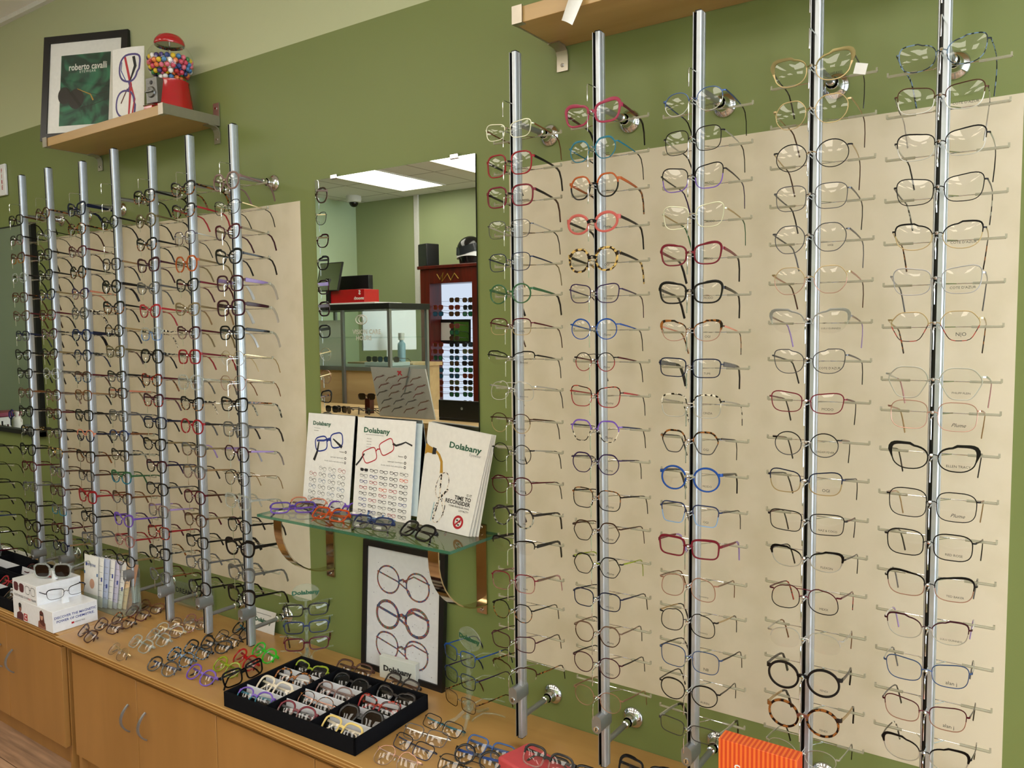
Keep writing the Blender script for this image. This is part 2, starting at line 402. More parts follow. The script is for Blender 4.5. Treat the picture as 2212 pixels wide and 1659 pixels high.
def folded_meshes(E, sg):
    """temple folded across the back of the front"""
    hx, hy, zh, th, tw = E['hx'], E['hy'], E['zh'], E['th'], E['tw']
    yy = hy+(.003 if sg > 0 else .006)
    P = [(sg*hx, yy, zh), (sg*hx*.5, yy+.001, zh-.001), (-sg*hx*.1, yy+.001, zh-.002), (-sg*hx*.45, yy, zh-.004)]
    Q = [P[-1], (-sg*hx*.6, yy, zh-.007), (-sg*hx*.78, yy, zh-.020), (-sg*hx*.9, yy, zh-.034)]
    sec = [(-tw, -.8), (-tw, .8), (0, 1), (tw, .8), (tw, -.8), (0, -1)]
    a = MB(); a.sweep(P, [(u, v*th) for u, v in sec], E['tem'], scale=[(1, k) for k in (1.25, 1.1, .95, .8)])
    b = MB(); tt = max(th*.8, .0013); b.sweep(Q, [(u*1.3, v*tt) for u, v in sec], E['tip'], scale=[(1, k) for k in (.85, 1, 1.2, 1.3)])
    return a.mesh('temple'), b.mesh('temple_tip')
def eyeglasses(S, loc, rot, label, group, folded=False, slope=-.12, name='eyeglasses', open_=1.0):
    E = eye_parts(S); r = empty(name, loc, rot, label, 'sunglasses' if name == 'sunglasses' else 'eyeglasses', group)
    inst('frame_front', E['front'], r)
    for l in E['lens']: inst('lens', l, r)
    for sg in (1, -1):
        a, b = folded_meshes(E, sg) if folded else temple_meshes(E, sg, slope, S.get('drop', .046), S.get('tl', .092))
        t = inst('temple', a, r)
        inst('temple_tip', b, t)
    for p in E['pads']: inst('nose_pad', p, r)
    if S.get('txt'):
        sz = min(S.get('ts', 4.2)*1.28, 8.5)/1000; c = E['cx']+.002; z = E['cz']-E['h']*.29
        letter(S['txt'], sz, M_PRINT, r, (c, WRAP*c*c-.0022, z), UPR, 'lens_print', shear=.45 if S['txt'] == 'Plume' else 0)
    return r
def spec(shape, w, h, t, top, bot=None, tem=None, tip=None, **k):
    bot = bot or top; tem = tem or top; tip = tip or tem
    d = dict(shape=shape, w=w, h=h, t=t, top=top, bot=bot, tem=tem, tip=tip); d.update(k); return d

# ------------------------------------------------------------------ the room
def struct(name, mb, **k):
    o = mb.build(name, smooth=False, **k); fixn(o); return tag(o, kind='structure')
def wall_mat(name, c1, c2=None, split=None, noise=.05):
    m, n, l = nodes(name); b = n['Principled BSDF']; b.inputs['Roughness'].default_value = .42; b.inputs['Specular IOR Level'].default_value = .35
    tc = n.new('ShaderNodeTexCoord'); nz = n.new('ShaderNodeTexNoise'); nz.inputs['Scale'].default_value = 140; nz.inputs['Detail'].default_value = 3
    l.new(tc.outputs['Object'], nz.inputs['Vector']); bp = n.new('ShaderNodeBump'); bp.inputs['Strength'].default_value = .12; bp.inputs['Distance'].default_value = .001
    l.new(nz.outputs['Fac'], bp.inputs['Height']); l.new(bp.outputs['Normal'], b.inputs['Normal'])
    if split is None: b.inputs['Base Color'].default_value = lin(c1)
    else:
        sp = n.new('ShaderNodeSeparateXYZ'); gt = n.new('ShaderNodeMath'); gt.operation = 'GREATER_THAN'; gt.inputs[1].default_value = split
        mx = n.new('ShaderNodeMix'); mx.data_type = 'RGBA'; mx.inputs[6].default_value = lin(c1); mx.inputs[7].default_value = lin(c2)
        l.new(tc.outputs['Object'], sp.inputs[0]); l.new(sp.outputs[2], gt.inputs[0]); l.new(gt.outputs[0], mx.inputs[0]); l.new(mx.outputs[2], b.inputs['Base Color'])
    return m
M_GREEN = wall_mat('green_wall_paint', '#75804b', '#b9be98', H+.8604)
M_GREEN2 = wall_mat('green_paint_plain', '#a3ad82')
M_MINT = wall_mat('pale_green_paint', '#c3d6b4')
def cream():
    m, n, l = nodes('cream_paint'); b = n['Principled BSDF']; b.inputs['Roughness'].default_value = .5; b.inputs['Specular IOR Level'].default_value = .3
    tc = n.new('ShaderNodeTexCoord'); nz = n.new('ShaderNodeTexNoise'); nz.inputs['Scale'].default_value = 9; nz.inputs['Detail'].default_value = 5
    cr = n.new('ShaderNodeValToRGB'); cr.color_ramp.elements[0].position = .3; cr.color_ramp.elements[0].color = lin('#c8bda2'); cr.color_ramp.elements[1].position = .55; cr.color_ramp.elements[1].color = lin('#d3c8b0')
    l.new(tc.outputs['Object'], nz.inputs['Vector']); l.new(nz.outputs['Fac'], cr.inputs[0]); l.new(cr.outputs[0], b.inputs['Base Color']); return m
M_CREAM = cream()
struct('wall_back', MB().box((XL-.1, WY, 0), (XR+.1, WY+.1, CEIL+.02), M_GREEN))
struct('wall_rear', MB().box((XL-.1, YB-.1, 0), (XR+.1, YB, CEIL+.02), M_GREEN2))
struct('wall_side', MB().box((XL-.1, YB, 0), (XL, WY, CEIL+.02), M_MINT))
struct('wall_partition', MB().box((XL+.01, -1.3, 0), (XL+.20, WY, CEIL+.01), wall_mat('dimmed_green_paint', '#5f6a47')))  # green wall paint darkened: the weaker light here is put into its colour
# window wall on the street side, big panes
wn = MB(); zw0, zw1 = .45, 2.55
wn.box((XR, YB, 0), (XR+.1, WY, zw0), M_GREEN2).box((XR, YB, zw1), (XR+.1, WY, CEIL+.02), M_GREEN2).box((XR, YB, zw0), (XR+.1, YB+.25, zw1), M_GREEN2).box((XR, WY-.35, zw0), (XR+.1, WY, zw1), M_GREEN2)
struct('wall_window', wn)
fr = MB()
for y in (YB+.25, YB+1.5, YB+2.75, WY-.39): fr.box((XR+.02, y, zw0), (XR+.08, y+.04, zw1), M_ALUD)
for z in (zw0, zw1-.04): fr.box((XR+.02, YB+.25, z), (XR+.08, WY-.35, z+.04), M_ALUD)
fr.box((XR+.045, YB+.29, zw0+.04), (XR+.051, WY-.39, zw1-.04), clear('window_glass', '#ffffff', .0, 1.45))
struct('window_1', fr)
m, n, l = nodes('floor_planks'); b = n['Principled BSDF']; b.inputs['Roughness'].default_value = .45
tc = n.new('ShaderNodeTexCoord'); mp = n.new('ShaderNodeMapping'); mp.inputs['Rotation'].default_value = (0, 0, .0)
br = n.new('ShaderNodeTexBrick'); br.inputs['Scale'].default_value = 1; br.inputs['Brick Width'].default_value = 1.1; br.inputs['Row Height'].default_value = .13; br.inputs['Mortar Size'].default_value = .0015
br.inputs['Color1'].default_value = lin('#b8977a'); br.inputs['Color2'].default_value = lin('#94745a'); br.inputs['Mortar'].default_value = lin('#4d3524')
ms = n.new('ShaderNodeMapping'); ms.inputs['Scale'].default_value = (2, 26, 1); nz = n.new('ShaderNodeTexNoise'); nz.inputs['Scale'].default_value = 2.5; nz.inputs['Detail'].default_value = 6
mx = n.new('ShaderNodeMix'); mx.data_type = 'RGBA'; mx.blend_type = 'OVERLAY'; mx.inputs[0].default_value = .8
l.new(tc.outputs['Object'], mp.inputs[0]); l.new(mp.outputs[0], br.inputs[0]); l.new(mp.outputs[0], ms.inputs[0]); l.new(ms.outputs[0], nz.inputs['Vector'])
l.new(br.outputs['Color'], mx.inputs[6]); l.new(nz.outputs['Fac'], mx.inputs[7]); l.new(mx.outputs[2], b.inputs['Base Color'])
struct('floor', MB().box((XL-.1, YB-.1, -.05), (XR+.1, WY+.1, 0), m))
# ceiling of lay-in tiles (grid drawn in the material)
m, n, l = nodes('ceiling_tiles'); b = n['Principled BSDF']; b.inputs['Roughness'].default_value = .8
tc = n.new('ShaderNodeTexCoord'); br = n.new('ShaderNodeTexBrick'); br.offset = 0; br.inputs['Scale'].default_value = 1
br.inputs['Brick Width'].default_value = .54; br.inputs['Row Height'].default_value = .54; br.inputs['Mortar Size'].default_value = .010; br.inputs['Mortar Smooth'].default_value = 0
br.inputs['Color1'].default_value = lin('#efece6'); br.inputs['Color2'].default_value = lin('#ebe8e2'); br.inputs['Mortar'].default_value = lin('#bdb9b0')
mp = n.new('ShaderNodeMapping'); mp.inputs['Location'].default_value = (.13, .38, 0); l.new(tc.outputs['Object'], mp.inputs[0]); l.new(mp.outputs[0], br.inputs[0]); l.new(br.outputs['Color'], b.inputs['Base Color'])
struct('ceiling', MB().box((XL-.1, YB-.1, CEIL), (XR+.1, WY+.1, CEIL+.06), m))
struct('trim_1', MB().box((XL, WY-.02, CEIL-.018), (XR, WY, CEIL), M_WHITE))
# cream painted fields of the display wall
def field(name, x0, x1, z0, z1):
    struct(name, MB().box((x0, WY-.0015, z0), (x1, WY+.01, z1), M_CREAM))
zt, zbm = H+.3933, H-.8484
xa = at(673.4, 1301, WY).x; xb = at(119, 780, WY).x
field('trim_2', xb, xa, zbm, zt)
field('trim_3', at(1104, 700, WY).x, at(2186, 1000, WY).x, zbm, zt)
# baseboard hidden behind cabinets is left out; the rear wall has one
struct('baseboard_rear', MB().box((XL, YB, 0), (XR, YB+.012, .1), M_WHITE))

# ceiling troffers
M_LAMP = emit('troffer_glow', '#fff6e6', PANEL_STRENGTH)
tm = MB(); LW, LL = .50, 1.04
tm.box((-LW/2, -LL/2, -.004), (LW/2, LL/2, .0), M_LAMP)
tmesh = tm.mesh('diffuser', False)
tf = MB()
for a_, b_ in (((-LW/2-.02, -LL/2-.02, -.008), (-LW/2, LL/2+.02, .0)), ((LW/2, -LL/2-.02, -.008), (LW/2+.02, LL/2+.02, .0)), ((-LW/2, -LL/2-.02, -.008), (LW/2, -LL/2, .0)), ((-LW/2, LL/2, -.008), (LW/2, LL/2+.02, .0))): tf.box(a_, b_, M_WHITE)
tfm = tf.mesh('frame', False)
xs = [-5.02+1.1*k for k in range(7)]; ys = [-1.98, -.2]
wy_ = ['over the back of the room', 'over the middle of the room']
wx_ = ['farthest from the window', 'second from the far end', 'third from the far end', 'in the middle of its row', 'third from the window', 'second from the window', 'next to the window wall']
for i, x in enumerate(xs):
    for j, y in enumerate(ys):
        t = empty('ceiling_light', (x, y, CEIL-.001), (0, 0, 0), 'glowing white ceiling troffer %s, %s' % (wy_[j], wx_[i]), 'ceiling light', 'troffers in the tiled ceiling')
        inst('diffuser', tmesh, t); inst('frame', tfm, t)

# ------------------------------------------------------------------ poles with glasses
POLY_, GY_, RODY = WY-.1429, 1.475, 1.55
def zfor(X, Y, py):
    r0 = H
    for _ in range(25):
        P = Vector((X, Y, r0))-Vector((0, 0, H)); d = P.dot(F_); yy = 829.5-FPX*P.dot(U_)/d
        r0 += (yy-py)*d/FPX
    return r0
def pole_profile():
    a, b = .0098, .0125; pts = []
    for i in range(24):
        t = 2*PI*i/24; c, s = math.cos(t), math.sin(t)
        pts.append((a*math.copysign(abs(c)**.55, c), b*math.copysign(abs(s)**.55, s)))
    return pts
def tube_cut(L):
    """rounded aluminium extrusion with a slot in the face towards the room"""
    mb = MB(); P = []
    a, b = .0098, .0125
    P = [(-.0066, -b), (-.0066, -.003), (-.0006, -.003), (-.0006, -b), (.0065, -b), (.0085, -b+.0012), (a, -b+.004), (a, -.001), (a-.0012, -.0004), (a-.0012, .0008), (a, .0014), (a, b-.004), (.0085, b-.0012), (.006, b), (-.006, b), (-.0085, b-.0012), (-a, b-.004), (-a, .0014), (-a+.0012, .0008), (-a+.0012, -.0004), (-a, -.001), (-a, -b+.004), (-.0092, -b+.0016), (-.0082, -b+.0004)]
    n = len(P); vs = [(x, y, 0) for x, y in P]+[(x, y, L) for x, y in P]
    mb.add(vs, [(i, (i+1) % n, n+(i+1) % n, n+i) for i in range(n)], M_ALU)
    mb.m = [mb.mi(M_BLK) if i in (0, 1, 2) else mb.mi(M_ALU) for i in range(n)]
    mb.box((-.0078, -.0028, .001), (.0078, b-.002, L-.001), M_ALUD)
    return mb
hk = MB(); hk.tube([(0, -.006, 0), (0, -.044, 0), (0, -.049, -.002), (0, -.0505, -.006), (0, -.0505, -.036)], .0011, M_CHROME, 6, up=Vector((1, 0, 0)))
hk.tube([(0, -.006, .0065), (0, -.036, .0065)], .0011, M_CHROME, 6, up=Vector((1, 0, 0))); hk.ball((0, -.037, .0072), .0032, M_CHROME, 8)
HOOK = hk.mesh('hook')
h1 = MB(); h1.tube([(0, -.006, 0), (0, -.044, 0), (0, -.049, -.002), (0, -.0505, -.006), (0, -.0505, -.036)], .0011, M_CHROME, 6, up=Vector((1, 0, 0)))
HOOK1 = h1.mesh('hook')
rd = MB(); ry = RODY-POLY_
rd.tube([(-.056, ry, 0), (.056, ry, 0)], .0009, M_CHROME, 6); rd.tube([(0, .012, 0), (-.022, ry, 0)], .0009, M_CHROME, 5); rd.tube([(0, .012, 0), (.022, ry, 0)], .0009, M_CHROME, 5)
ROD = rd.mesh('temple_rod')
SLV = {}
for sg in (1, -1):
    s_ = MB(); s_.tube([(sg*.046, ry, 0), (sg*.092, ry, 0)], .0025, M_SLV, 6); s_.box((min(sg*.0905, sg*.0935), ry-.0022, -.001), (max(sg*.0905, sg*.0935), ry+.0022, .0062), M_SLV); SLV[sg] = s_.mesh('end_sleeve')
lk = MB()
prof = [(.012*math.cos(a), .012*math.sin(a)+(.008 if math.sin(a) > 0 else -.008)) for a in [2*PI*i/20 for i in range(20)]]
lk.prism([(x*.95, -.036, z) for x, z in prof], (0, .05, 0), M_ALUD)
lk.lathe([(0, -.0385), (.0058, -.0385), (.0062, -.036)], M_CHROME, 14, (0, 0, -.009), 'y'); lk.box((-.0008, -.0395, -.0125), (.0008, -.038, -.0055), M_BLK)
LOCK = lk.mesh('lock_housing')
fl = MB(); fl.lathe([(0, -.012), (.012, -.012), (.017, -.009), (.024, -.005), (.026, -.002), (.026, 0)], M_CHROME, 28, (0, WY-POLY_, 0), 'y')
fl.lathe([(.0115, -.028), (.013, -.026), (.013, -.014), (.016, -.010)], M_CHROME, 20, (0, WY-POLY_, 0), 'y')
fl.lathe([(.0065, .008), (.0065, .100)], M_ALUD, 14, (0, 0, 0), 'y'); fl.lathe([(.0065, .098), (.009, .100), (.009, .118), (.0065, .12)], M_CHROME, 16, (0, 0, 0), 'y')
MOUNT = fl.mesh('wall_mount')
ORD = ['first', 'second', 'third', 'fourth', 'fifth', 'sixth', 'seventh', 'eighth', 'ninth', 'tenth', 'eleventh', 'twelfth', 'thirteenth', 'fourteenth', 'fifteenth', 'sixteenth', 'seventeenth', 'eighteenth', 'nineteenth', 'twentieth']
def pole(key, X, top, bot, lock, rows, where, hooks=(), mounts=True, zt=None, zb=None, toff=None):
    pt = at(*top, POLY_); pb = at(*bot, POLY_)
    if zt is not None: pt = Vector((pt.x, POLY_, zt))
    if zb is not None: pb = Vector((pb.x+(pt.x-pb.x)*(zb-pb.z)/(pt.z-pb.z), POLY_, zb))
    L = (pt-pb).length; lean = math.atan2(pt.x-pb.x, pt.z-pb.z)
    r = empty('display_pole', pb, (0, lean, 0), 'slotted aluminium eyewear display post, %s' % where, 'display pole', 'aluminium eyewear poles along the wall')
    o = tube_cut(L).build('profile', r, angle=30); fixn(o)
    MB().box((-.0062, -.0075, L-.001), (.0062, .0085, L+.0045), M_BLK).build('end_cap', r, bevel=.001); MB().box((-.0062, -.0075, -.0045), (.0062, .0085, .001), M_BLK).build('end_cap', r)
    xat = lambda z: pb.x+(z-pb.z)*(pt.x-pb.x)/(pt.z-pb.z)
    if mounts:
        for z in (H+.4594, H-.9195):
            if pb.z < z < pt.z: inst('wall_mount', MOUNT, r, (0, 0, z-pb.z))
    if lock: inst('lock_housing', LOCK, r, (0, -.0, zfor(xat(H-.9), POLY_-.02, lock)-pb.z))
    for hy_ in hooks: inst('hook', HOOK1, r, (0, 0, zfor(xat(H+.5), GY_-.01, hy_)-pb.z))
    for k, row in enumerate(rows):
        py, desc, dims, cols = row[:4]; opt = row[4] if len(row) > 4 else {}
        X_ = xat(H+(.4 if py < 700 else -.2)); z = zfor(X_, GY_, py); X_ = xat(z)
        zr = z-.0085-pb.z
        inst('hook', HOOK, r, (0, 0, zr)); q = inst('temple_rod', ROD, r, (0, 0, zr))
        inst('end_sleeve', SLV[1], q); inst('end_sleeve', SLV[-1], q)
        sh, w, h, t = dims.split(); cs = cols.split(); cs += [cs[-1]]*(4-len(cs)) if len(cs) > 1 else cs*3
        if len(cols.split()) == 2: cs = [cs[0], cs[0], cs[1], cs[1]]
        if len(cols.split()) == 3: cs = [cs[0], cs[1], cs[2], cs[2]]
        S = spec(sh, float(w), float(h), float(t), *cs, **opt)
        metal = S['t'] <= 1.7; th = S.get('th', 1.5 if metal else 2.6)/1000; zh = .11*S['h']/1000
        slope = (-.0065+th*.9-zh)/.066
        yaw = random.uniform(-.05, .05)+opt.get('yaw', 0); roll = random.uniform(-.02, .02)+opt.get('roll', 0)
        lab = '%s, %s down %s' % (desc, ORD[k], where)
        eyeglasses(S, (X_+random.uniform(-.002, .002), GY_+random.uniform(-.002, .002), z), (0, roll, yaw), lab, 'eyeglasses on the wall poles', slope=slope)
BR_ = dict
ROWS = {
'R1': [(277,'silver cream metal glasses with brown temples','bfly 50 34 1.5','mc mc BR2 BR2'),
 (349,'red square-rimmed glasses with black temples','sq 48 46 1.9','R R K K',BR_(txt='KARAVAN',ts=5.5,bri='mk')),
 (418,'burgundy square-rimmed glasses','sq 47 42 2.2','BU2 BU2 mk BR',BR_(txt='KARAVAN',ts=5.5,bri='mk')),
 (490,'thin silver rectangular glasses','sq 46 38 1.0','md md ms K2'),
 (561,'thin navy glasses with slim dark temples','sq 46 38 1.3','mn mn mn OL2'),
 (629,'green round glasses','round 44 40 1.8','GN GN GN K'),
 (701,'red-topped half-rim glasses','sq 46 35 1.2','mu mg mu BR',BR_(txt='NOBEL',ts=4.5,brow=1)),
 (770,'black-browed half-rim glasses','cat 50 30 1.3','mk ms mk K',BR_(brow=1,half=1,txt='Brendel',ts=5)),
 (838,'silver double-bridge glasses','avi 48 42 1.1','ms ms ms K2',BR_(dbar=1,txt='Denise Benoist',ts=3)),
 (908,'thin brown rounded glasses','panto 43 42 1.3','mb mg mb K2',BR_(txt='PARADOX')),
 (974,'thin black round glasses','round 43 42 1.2','mk mk ms K',BR_(txt='MOREL')),
 (1043,'thin burgundy rounded glasses','panto 45 38 1.4','mu mu mu K',BR_(txt='MODO',brow=.8)),
 (1111,'black speckled hexagonal glasses','oct 43 41 2.0','K2 TG K K2',BR_(txt='OGI')),
 (1176,'black half-rim glasses with thick temples','bfly 46 30 1.5','K ms K K',BR_(brow=1.5,half=1,th=3.5)),
 (1252,'burgundy and clear pink glasses','sq 47 40 1.6','BU2 cp mt PK',BR_(txt='TUMI',th=2.5)),
 (1315,'thin dark octagonal glasses','oct 42 40 1.5','mk T mk K',BR_(txt='OGI')),
 (1383,'dark burgundy cat glasses','bfly 47 34 1.6','PL PL PL K'),
 (1446,'brown-browed clear-bottomed glasses','cat 50 35 1.4','mb ms T K',BR_(brow=1,half=1))],
'R2': [(240,'magenta cat glasses with dark temples','bfly 48 37 3.0','MG MG BU K'),
 (317,'teal-topped round glasses','oct 43 40 1.7','TL TL TL K',BR_(brow=1.8,txt='Plume',ts=5)),
 (396,'orange and black round glasses','oct 43 44 2.0','OR K OR T',BR_(txt='KARAVAN',ts=5,bri='mk')),
 (477,'salmon oval glasses with black brow wire','oval 44 34 3.4','SA SA mk K',BR_(txt='Plume',ts=5.5,bri='mk')),
 (555,'yellow tortoise octagonal glasses','oct 43 42 3.2','TY TY mk TY',BR_(txt='OGI',ts=5.5,bri='mk')),
 (629,'dark purple square glasses','bfly 46 36 1.7','PU PU PU PL',BR_(txt='Brendel',ts=5)),
 (705,'blue round glasses with black tips','round 43 40 1.6','B B B K',BR_(txt='Plume',ts=5.5,brow=1)),
 (776,'small round red and black glasses','round 37 37 1.3','mk R mu K',BR_(txt='Plume',ts=5,dbar=1)),
 (851,'red butterfly glasses with speckled top','bfly 47 40 1.6','TR R R2 K',BR_(txt='Plume',ts=6)),
 (925,'purple glasses with dashed lower rims','hexf 46 42 1.6','PU2 TW N2 K',BR_(txt='Plume',ts=6,brow=1.2)),
 (995,'dark purple round glasses','oct 43 40 1.6','PU PU PU K',BR_(txt='Plume',ts=5.5,brow=.8)),
 (1072,'dark square glasses with tortoise tops','sq 47 41 1.5','T mk mk K',BR_(txt='Plume',ts=6)),
 (1143,'brown hexagonal wire glasses','hex 44 41 1.4','mb mk mb BR',BR_(txt='Plume',ts=5.5,brow=.8,bri='BR2')),
 (1215,'black hexagonal glasses with yellow temples','hex 44 41 1.4','mk mk cY cY',BR_(txt='Plume',ts=5.5,brow=.8,bri='cY')),
 (1290,'navy rounded glasses','sq 46 36 1.7','N N N K',BR_(txt='MODO',ts=4.5)),
 (1364,'taupe-topped round glasses','oct 42 41 1.6','mt mb mt K',BR_(txt='Plume',ts=5,brow=1)),
 (1431,'thin burgundy rounded glasses','panto 45 41 1.5','PL PL mk K',BR_(txt='MODO',ts=4.5)),
 (1503,'thin rose gold round glasses','panto 46 42 1.0','mr mr mr mg')],
'R3': [(212,'blue-grey and silver round glasses','panto 48 42 1.1','mB ms mB K',BR_(txt='EASTERN',ts=4)),
 (296,'thin black rounded glasses','sq 46 44 1.2','mk mk ms K'),
 (378,'black to purple butterfly glasses','bfly 50 43 1.5','mk PU2 mk PU',BR_(txt='MODO',ts=4.5)),
 (461,'pale cream green glasses','bfly 50 42 1.4','mc mc mg GN',BR_(txt='MODO',ts=4.5)),
 (544,'burgundy cat glasses','bfly 47 36 2.0','BU2 BU2 BU2 K',BR_(txt='MODO',ts=4.5)),
 (627,'black cat glasses','bfly 49 36 2.2','K K K K',BR_(txt='MODO',ts=4.5)),
 (709,'coral glasses with tortoise brows','cat 49 37 1.3','T mr CO T',BR_(txt='OGI',ts=5,brow=2)),
 (789,'navy rectangular glasses with broad temples','rect 50 34 1.7','N N GY K',BR_(txt='TUMI',ts=4.5,th=4)),
 (870,'silver glasses with speckled tops','sq 50 43 1.3','TW ms ms TW',BR_(txt='CINZIA',ts=4.5,brow=1.4)),
 (949,'tortoise-topped grey glasses','hexf 46 41 1.7','T md md K',BR_(txt='OGI',ts=5,brow=1.5)),
 (1027,'bright blue round glasses','round 46 43 2.2','B B md K2',BR_(txt='MODO',ts=4.5,bri='ms')),
 (1105,'grey-blue squared glasses','recthex 49 39 1.7','N2 LB md K',BR_(txt='OGI',ts=5)),
 (1178,'dark red rectangular glasses','rect 49 34 2.0','BU2 BU2 BU2 LI',BR_(brow=1.2,th=2.5)),
 (1262,'rose gold aviator glasses','avi 45 44 1.3','mr mr mt BR2',BR_(txt='Coventry',ts=4)),
 (1338,'gold-backed black round glasses','avi 46 44 1.3','mk mk mg K',BR_(txt='Coventry',ts=4)),
 (1418,'steel blue squared glasses','sq 51 42 1.2','mB mB mk K',BR_(txt='N8',ts=7)),
 (1490,'black rounded cat glasses','panto 48 40 1.7','K K K K',BR_(txt='AUREN',ts=4.5,brow=.8)),
 (1573,'gunmetal rectangular glasses with broad temples','rect 49 31 1.2','md md ms K2',BR_(th=3.5))],
'R4': [(141,'large olive-topped cat glasses','cat 54 46 1.4','mo mg md K2',BR_(txt='LIGHT EYES',ts=4,brow=3)),
 (233,'gold octagonal glasses','oct 51 47 1.1','mg mg mg BR'),
 (328,'black-rimmed round glasses with gold temples','round 50 46 1.3','mk mk mg BR',BR_(bri='mg')),
 (418,'gunmetal round glasses','sq 50 43 1.1','md md md K2'),
 (506,'gunmetal large rounded glasses','oct 51 48 1.2','md md md GY',BR_(txt='iota',ts=5)),
 (597,'thin rose gold rounded glasses','oct 52 47 1.0','mg mr mr BR'),
 (688,'silver glitter half-rim glasses','cat 55 40 1.4','ml ms mt LI',BR_(txt='LULU GUINNESS',ts=3.5,brow=2,half=1)),
 (773,'dark thin oval cat glasses','cat 51 42 1.2','md md md K',BR_(txt="COTE D'AZUR",ts=4.5)),
 (864,'burgundy rectangular cat glasses','bfly 51 34 1.5','BU2 BU2 mu K',BR_(txt='MODO',ts=5)),
 (953,'silver-bridged dark round glasses','round 44 41 1.4','mk md mt K',BR_(txt='DREAM FEVER',ts=4,bri='ms')),
 (1036,'navy to gold squared glasses','bfly 52 39 1.5','N mg N K',BR_(txt='OGI',ts=6)),
 (1122,'burgundy and black rectangular glasses','rect 53 36 1.3','mk mk mu K2',BR_(txt='NAZ & COCO',ts=4)),
 (1203,'black-browed silver half-rim glasses','cat 51 34 1.4','mk ms md K',BR_(txt='FLEXON',ts=4.5,brow=1.6)),
 (1287,'red double-bridge aviator glasses','avi 48 43 1.3','mu mk mu TR',BR_(txt='MEXX',ts=4.5,dbar=1)),
 (1378,'thin silver semi-rimless glasses','avi 51 38 1.0','ms ms ms BR2',BR_(half=1)),
 (1459,'thick black round glasses','round 49 45 2.8','K K md K',BR_(txt='FENDI',ts=4,bri='mk')),
 (1543,'thick tortoise round glasses','round 49 45 2.8','T T mg K',BR_(txt='FENDI',ts=4,bri='mr')),
 (1624,'thin silver rectangular wire glasses','oval 51 34 .9','ms ms ms K')],
'R5': [(106,'blue-grey speckled large glasses','cat 52 43 1.3','TB TB TB TB'),
 (204,'copper and silver rounded glasses','bfly 51 40 1.2','mb ms TG ms',BR_(txt="COTE D'AZUR",ts=4.5)),
 (304,'dark-topped silver glasses','bfly 53 41 1.1','mk ms ms K',BR_(brow=.6)),
 (402,'thin black glasses with black hinges','bfly 52 41 1.2','mk mk md TG'),
 (502,'black-browed gold cat glasses','cat 52 41 1.3','mk mg mg T',BR_(txt="COTE D'AZUR",ts=4.5,brow=1)),
 (599,'lilac-grey metal glasses','bfly 53 42 1.2','ml ml ml GY',BR_(txt="COTE D'AZUR",ts=4.5)),
 (696,'gold and tortoise hexagonal glasses','hexf 54 47 1.2','mg TR mg T',BR_(txt='N|O',ts=8)),
 (818,'large silver geometric glasses','hexf 58 50 1.4','ms ms ms PK',BR_(txt='PHILIPP PLEIN',ts=3.5,dbar=0)),
 (889,'rose silver rounded square glasses','sq 53 46 1.0','mr mr mr mg',BR_(txt='Plume',ts=9)),
 (981,'black cat glasses with thick corners','cat 52 40 1.7','K K K K',BR_(txt='ELLEN TRACY',ts=4.5,brow=2.2)),
 (1082,'dark rounded square wire glasses','sq 54 47 1.2','mk mk mr mg',BR_(txt='Plume',ts=9)),
 (1169,'black geometric glasses','sq 53 42 1.4','mk mk mk K',BR_(txt='RED ROSE',ts=4.5)),
 (1260,'black-browed rose glasses','bfly 53 38 1.3','mk mr ms GY',BR_(txt='TED BAKER',ts=4,brow=1.8)),
 (1354,'burgundy-browed silver glasses','cat 50 38 1.2','PL ms W LI',BR_(txt='LULU GUINNESS',ts=3.5,brow=1.4)),
 (1446,'thin blue rectangular glasses','bfly 51 37 1.2','mB mB ms GY',BR_(txt='alan j',ts=7)),
 (1535,'thin burgundy rectangular glasses','bfly 51 38 1.2','mu mr md K',BR_(txt='alan j',ts=7)),
 (1622,'black-browed glasses with patterned tips','cat 53 38 1.3','mk ms K TW',BR_(brow=1.6))],
'L7': [(388,'thick mauve rounded glasses','oct 46 42 3.4','TP TP TP TP'),
 (444,'black-rimmed gold-templed glasses','cat 47 38 1.6','K2 K2 mg K'),
 (498,'burgundy purple cat glasses','cat 47 37 2.4','BU PL OL2 PL'),
 (551,'black cat glasses','cat 47 37 3.0','K K K K'),
 (608,'dark plum glasses with lilac temples','sq 46 40 3.0','PL PL LI ms',BR_(th=5)),
 (661,'thick plum glasses with plum temples','sq 46 40 3.4','PL PL PL ms',BR_(th=5)),
 (715,'black rounded glasses with slim tips','sq 46 36 2.8','K K K ms',BR_(th=4)),
 (769,'thin gold round glasses','round 46 42 .9','mg ms mg mg'),
 (823,'thin rose gold glasses','oct 48 42 1.2','mr cp mg BR2'),
 (871,'black glasses with tortoise temples','bfly 47 35 2.4','K K T TG'),
 (924,'clear grey glasses','sq 47 40 2.4','cg cg cg K2'),
 (976,'dark purple rounded glasses','oct 46 42 2.0','PL K LI ml'),
 (1029,'thin black rounded glasses','panto 44 40 1.6','K K TN TN'),
 (1080,'clear square glasses','sq 46 38 3.0','cl cl cl cl'),
 (1132,'black round-rimmed glasses','panto 45 38 1.8','K K K K'),
 (1180,'heavy black cat glasses','cat 49 40 4.2','K K K K',BR_(th=4.5)),
 (1237,'clear grey angular glasses','bfly 47 36 3.0','cg cg cg cg',BR_(th=3.5)),
 (1284,'black square glasses','bfly 49 38 3.4','K K K K',BR_(th=3))],
'L6': [(404,'black and tortoise glasses','cat 46 36 2.4','K T T T'),
 (452,'black glasses with red temples','cat 46 36 2.2','K T R2 R2'),
 (510,'thin purple glasses','sq 45 38 1.6','PU PL ms K2'),
 (566,'amber octagonal glasses','oct 45 42 3.0','OR OR OL2 OL2'),
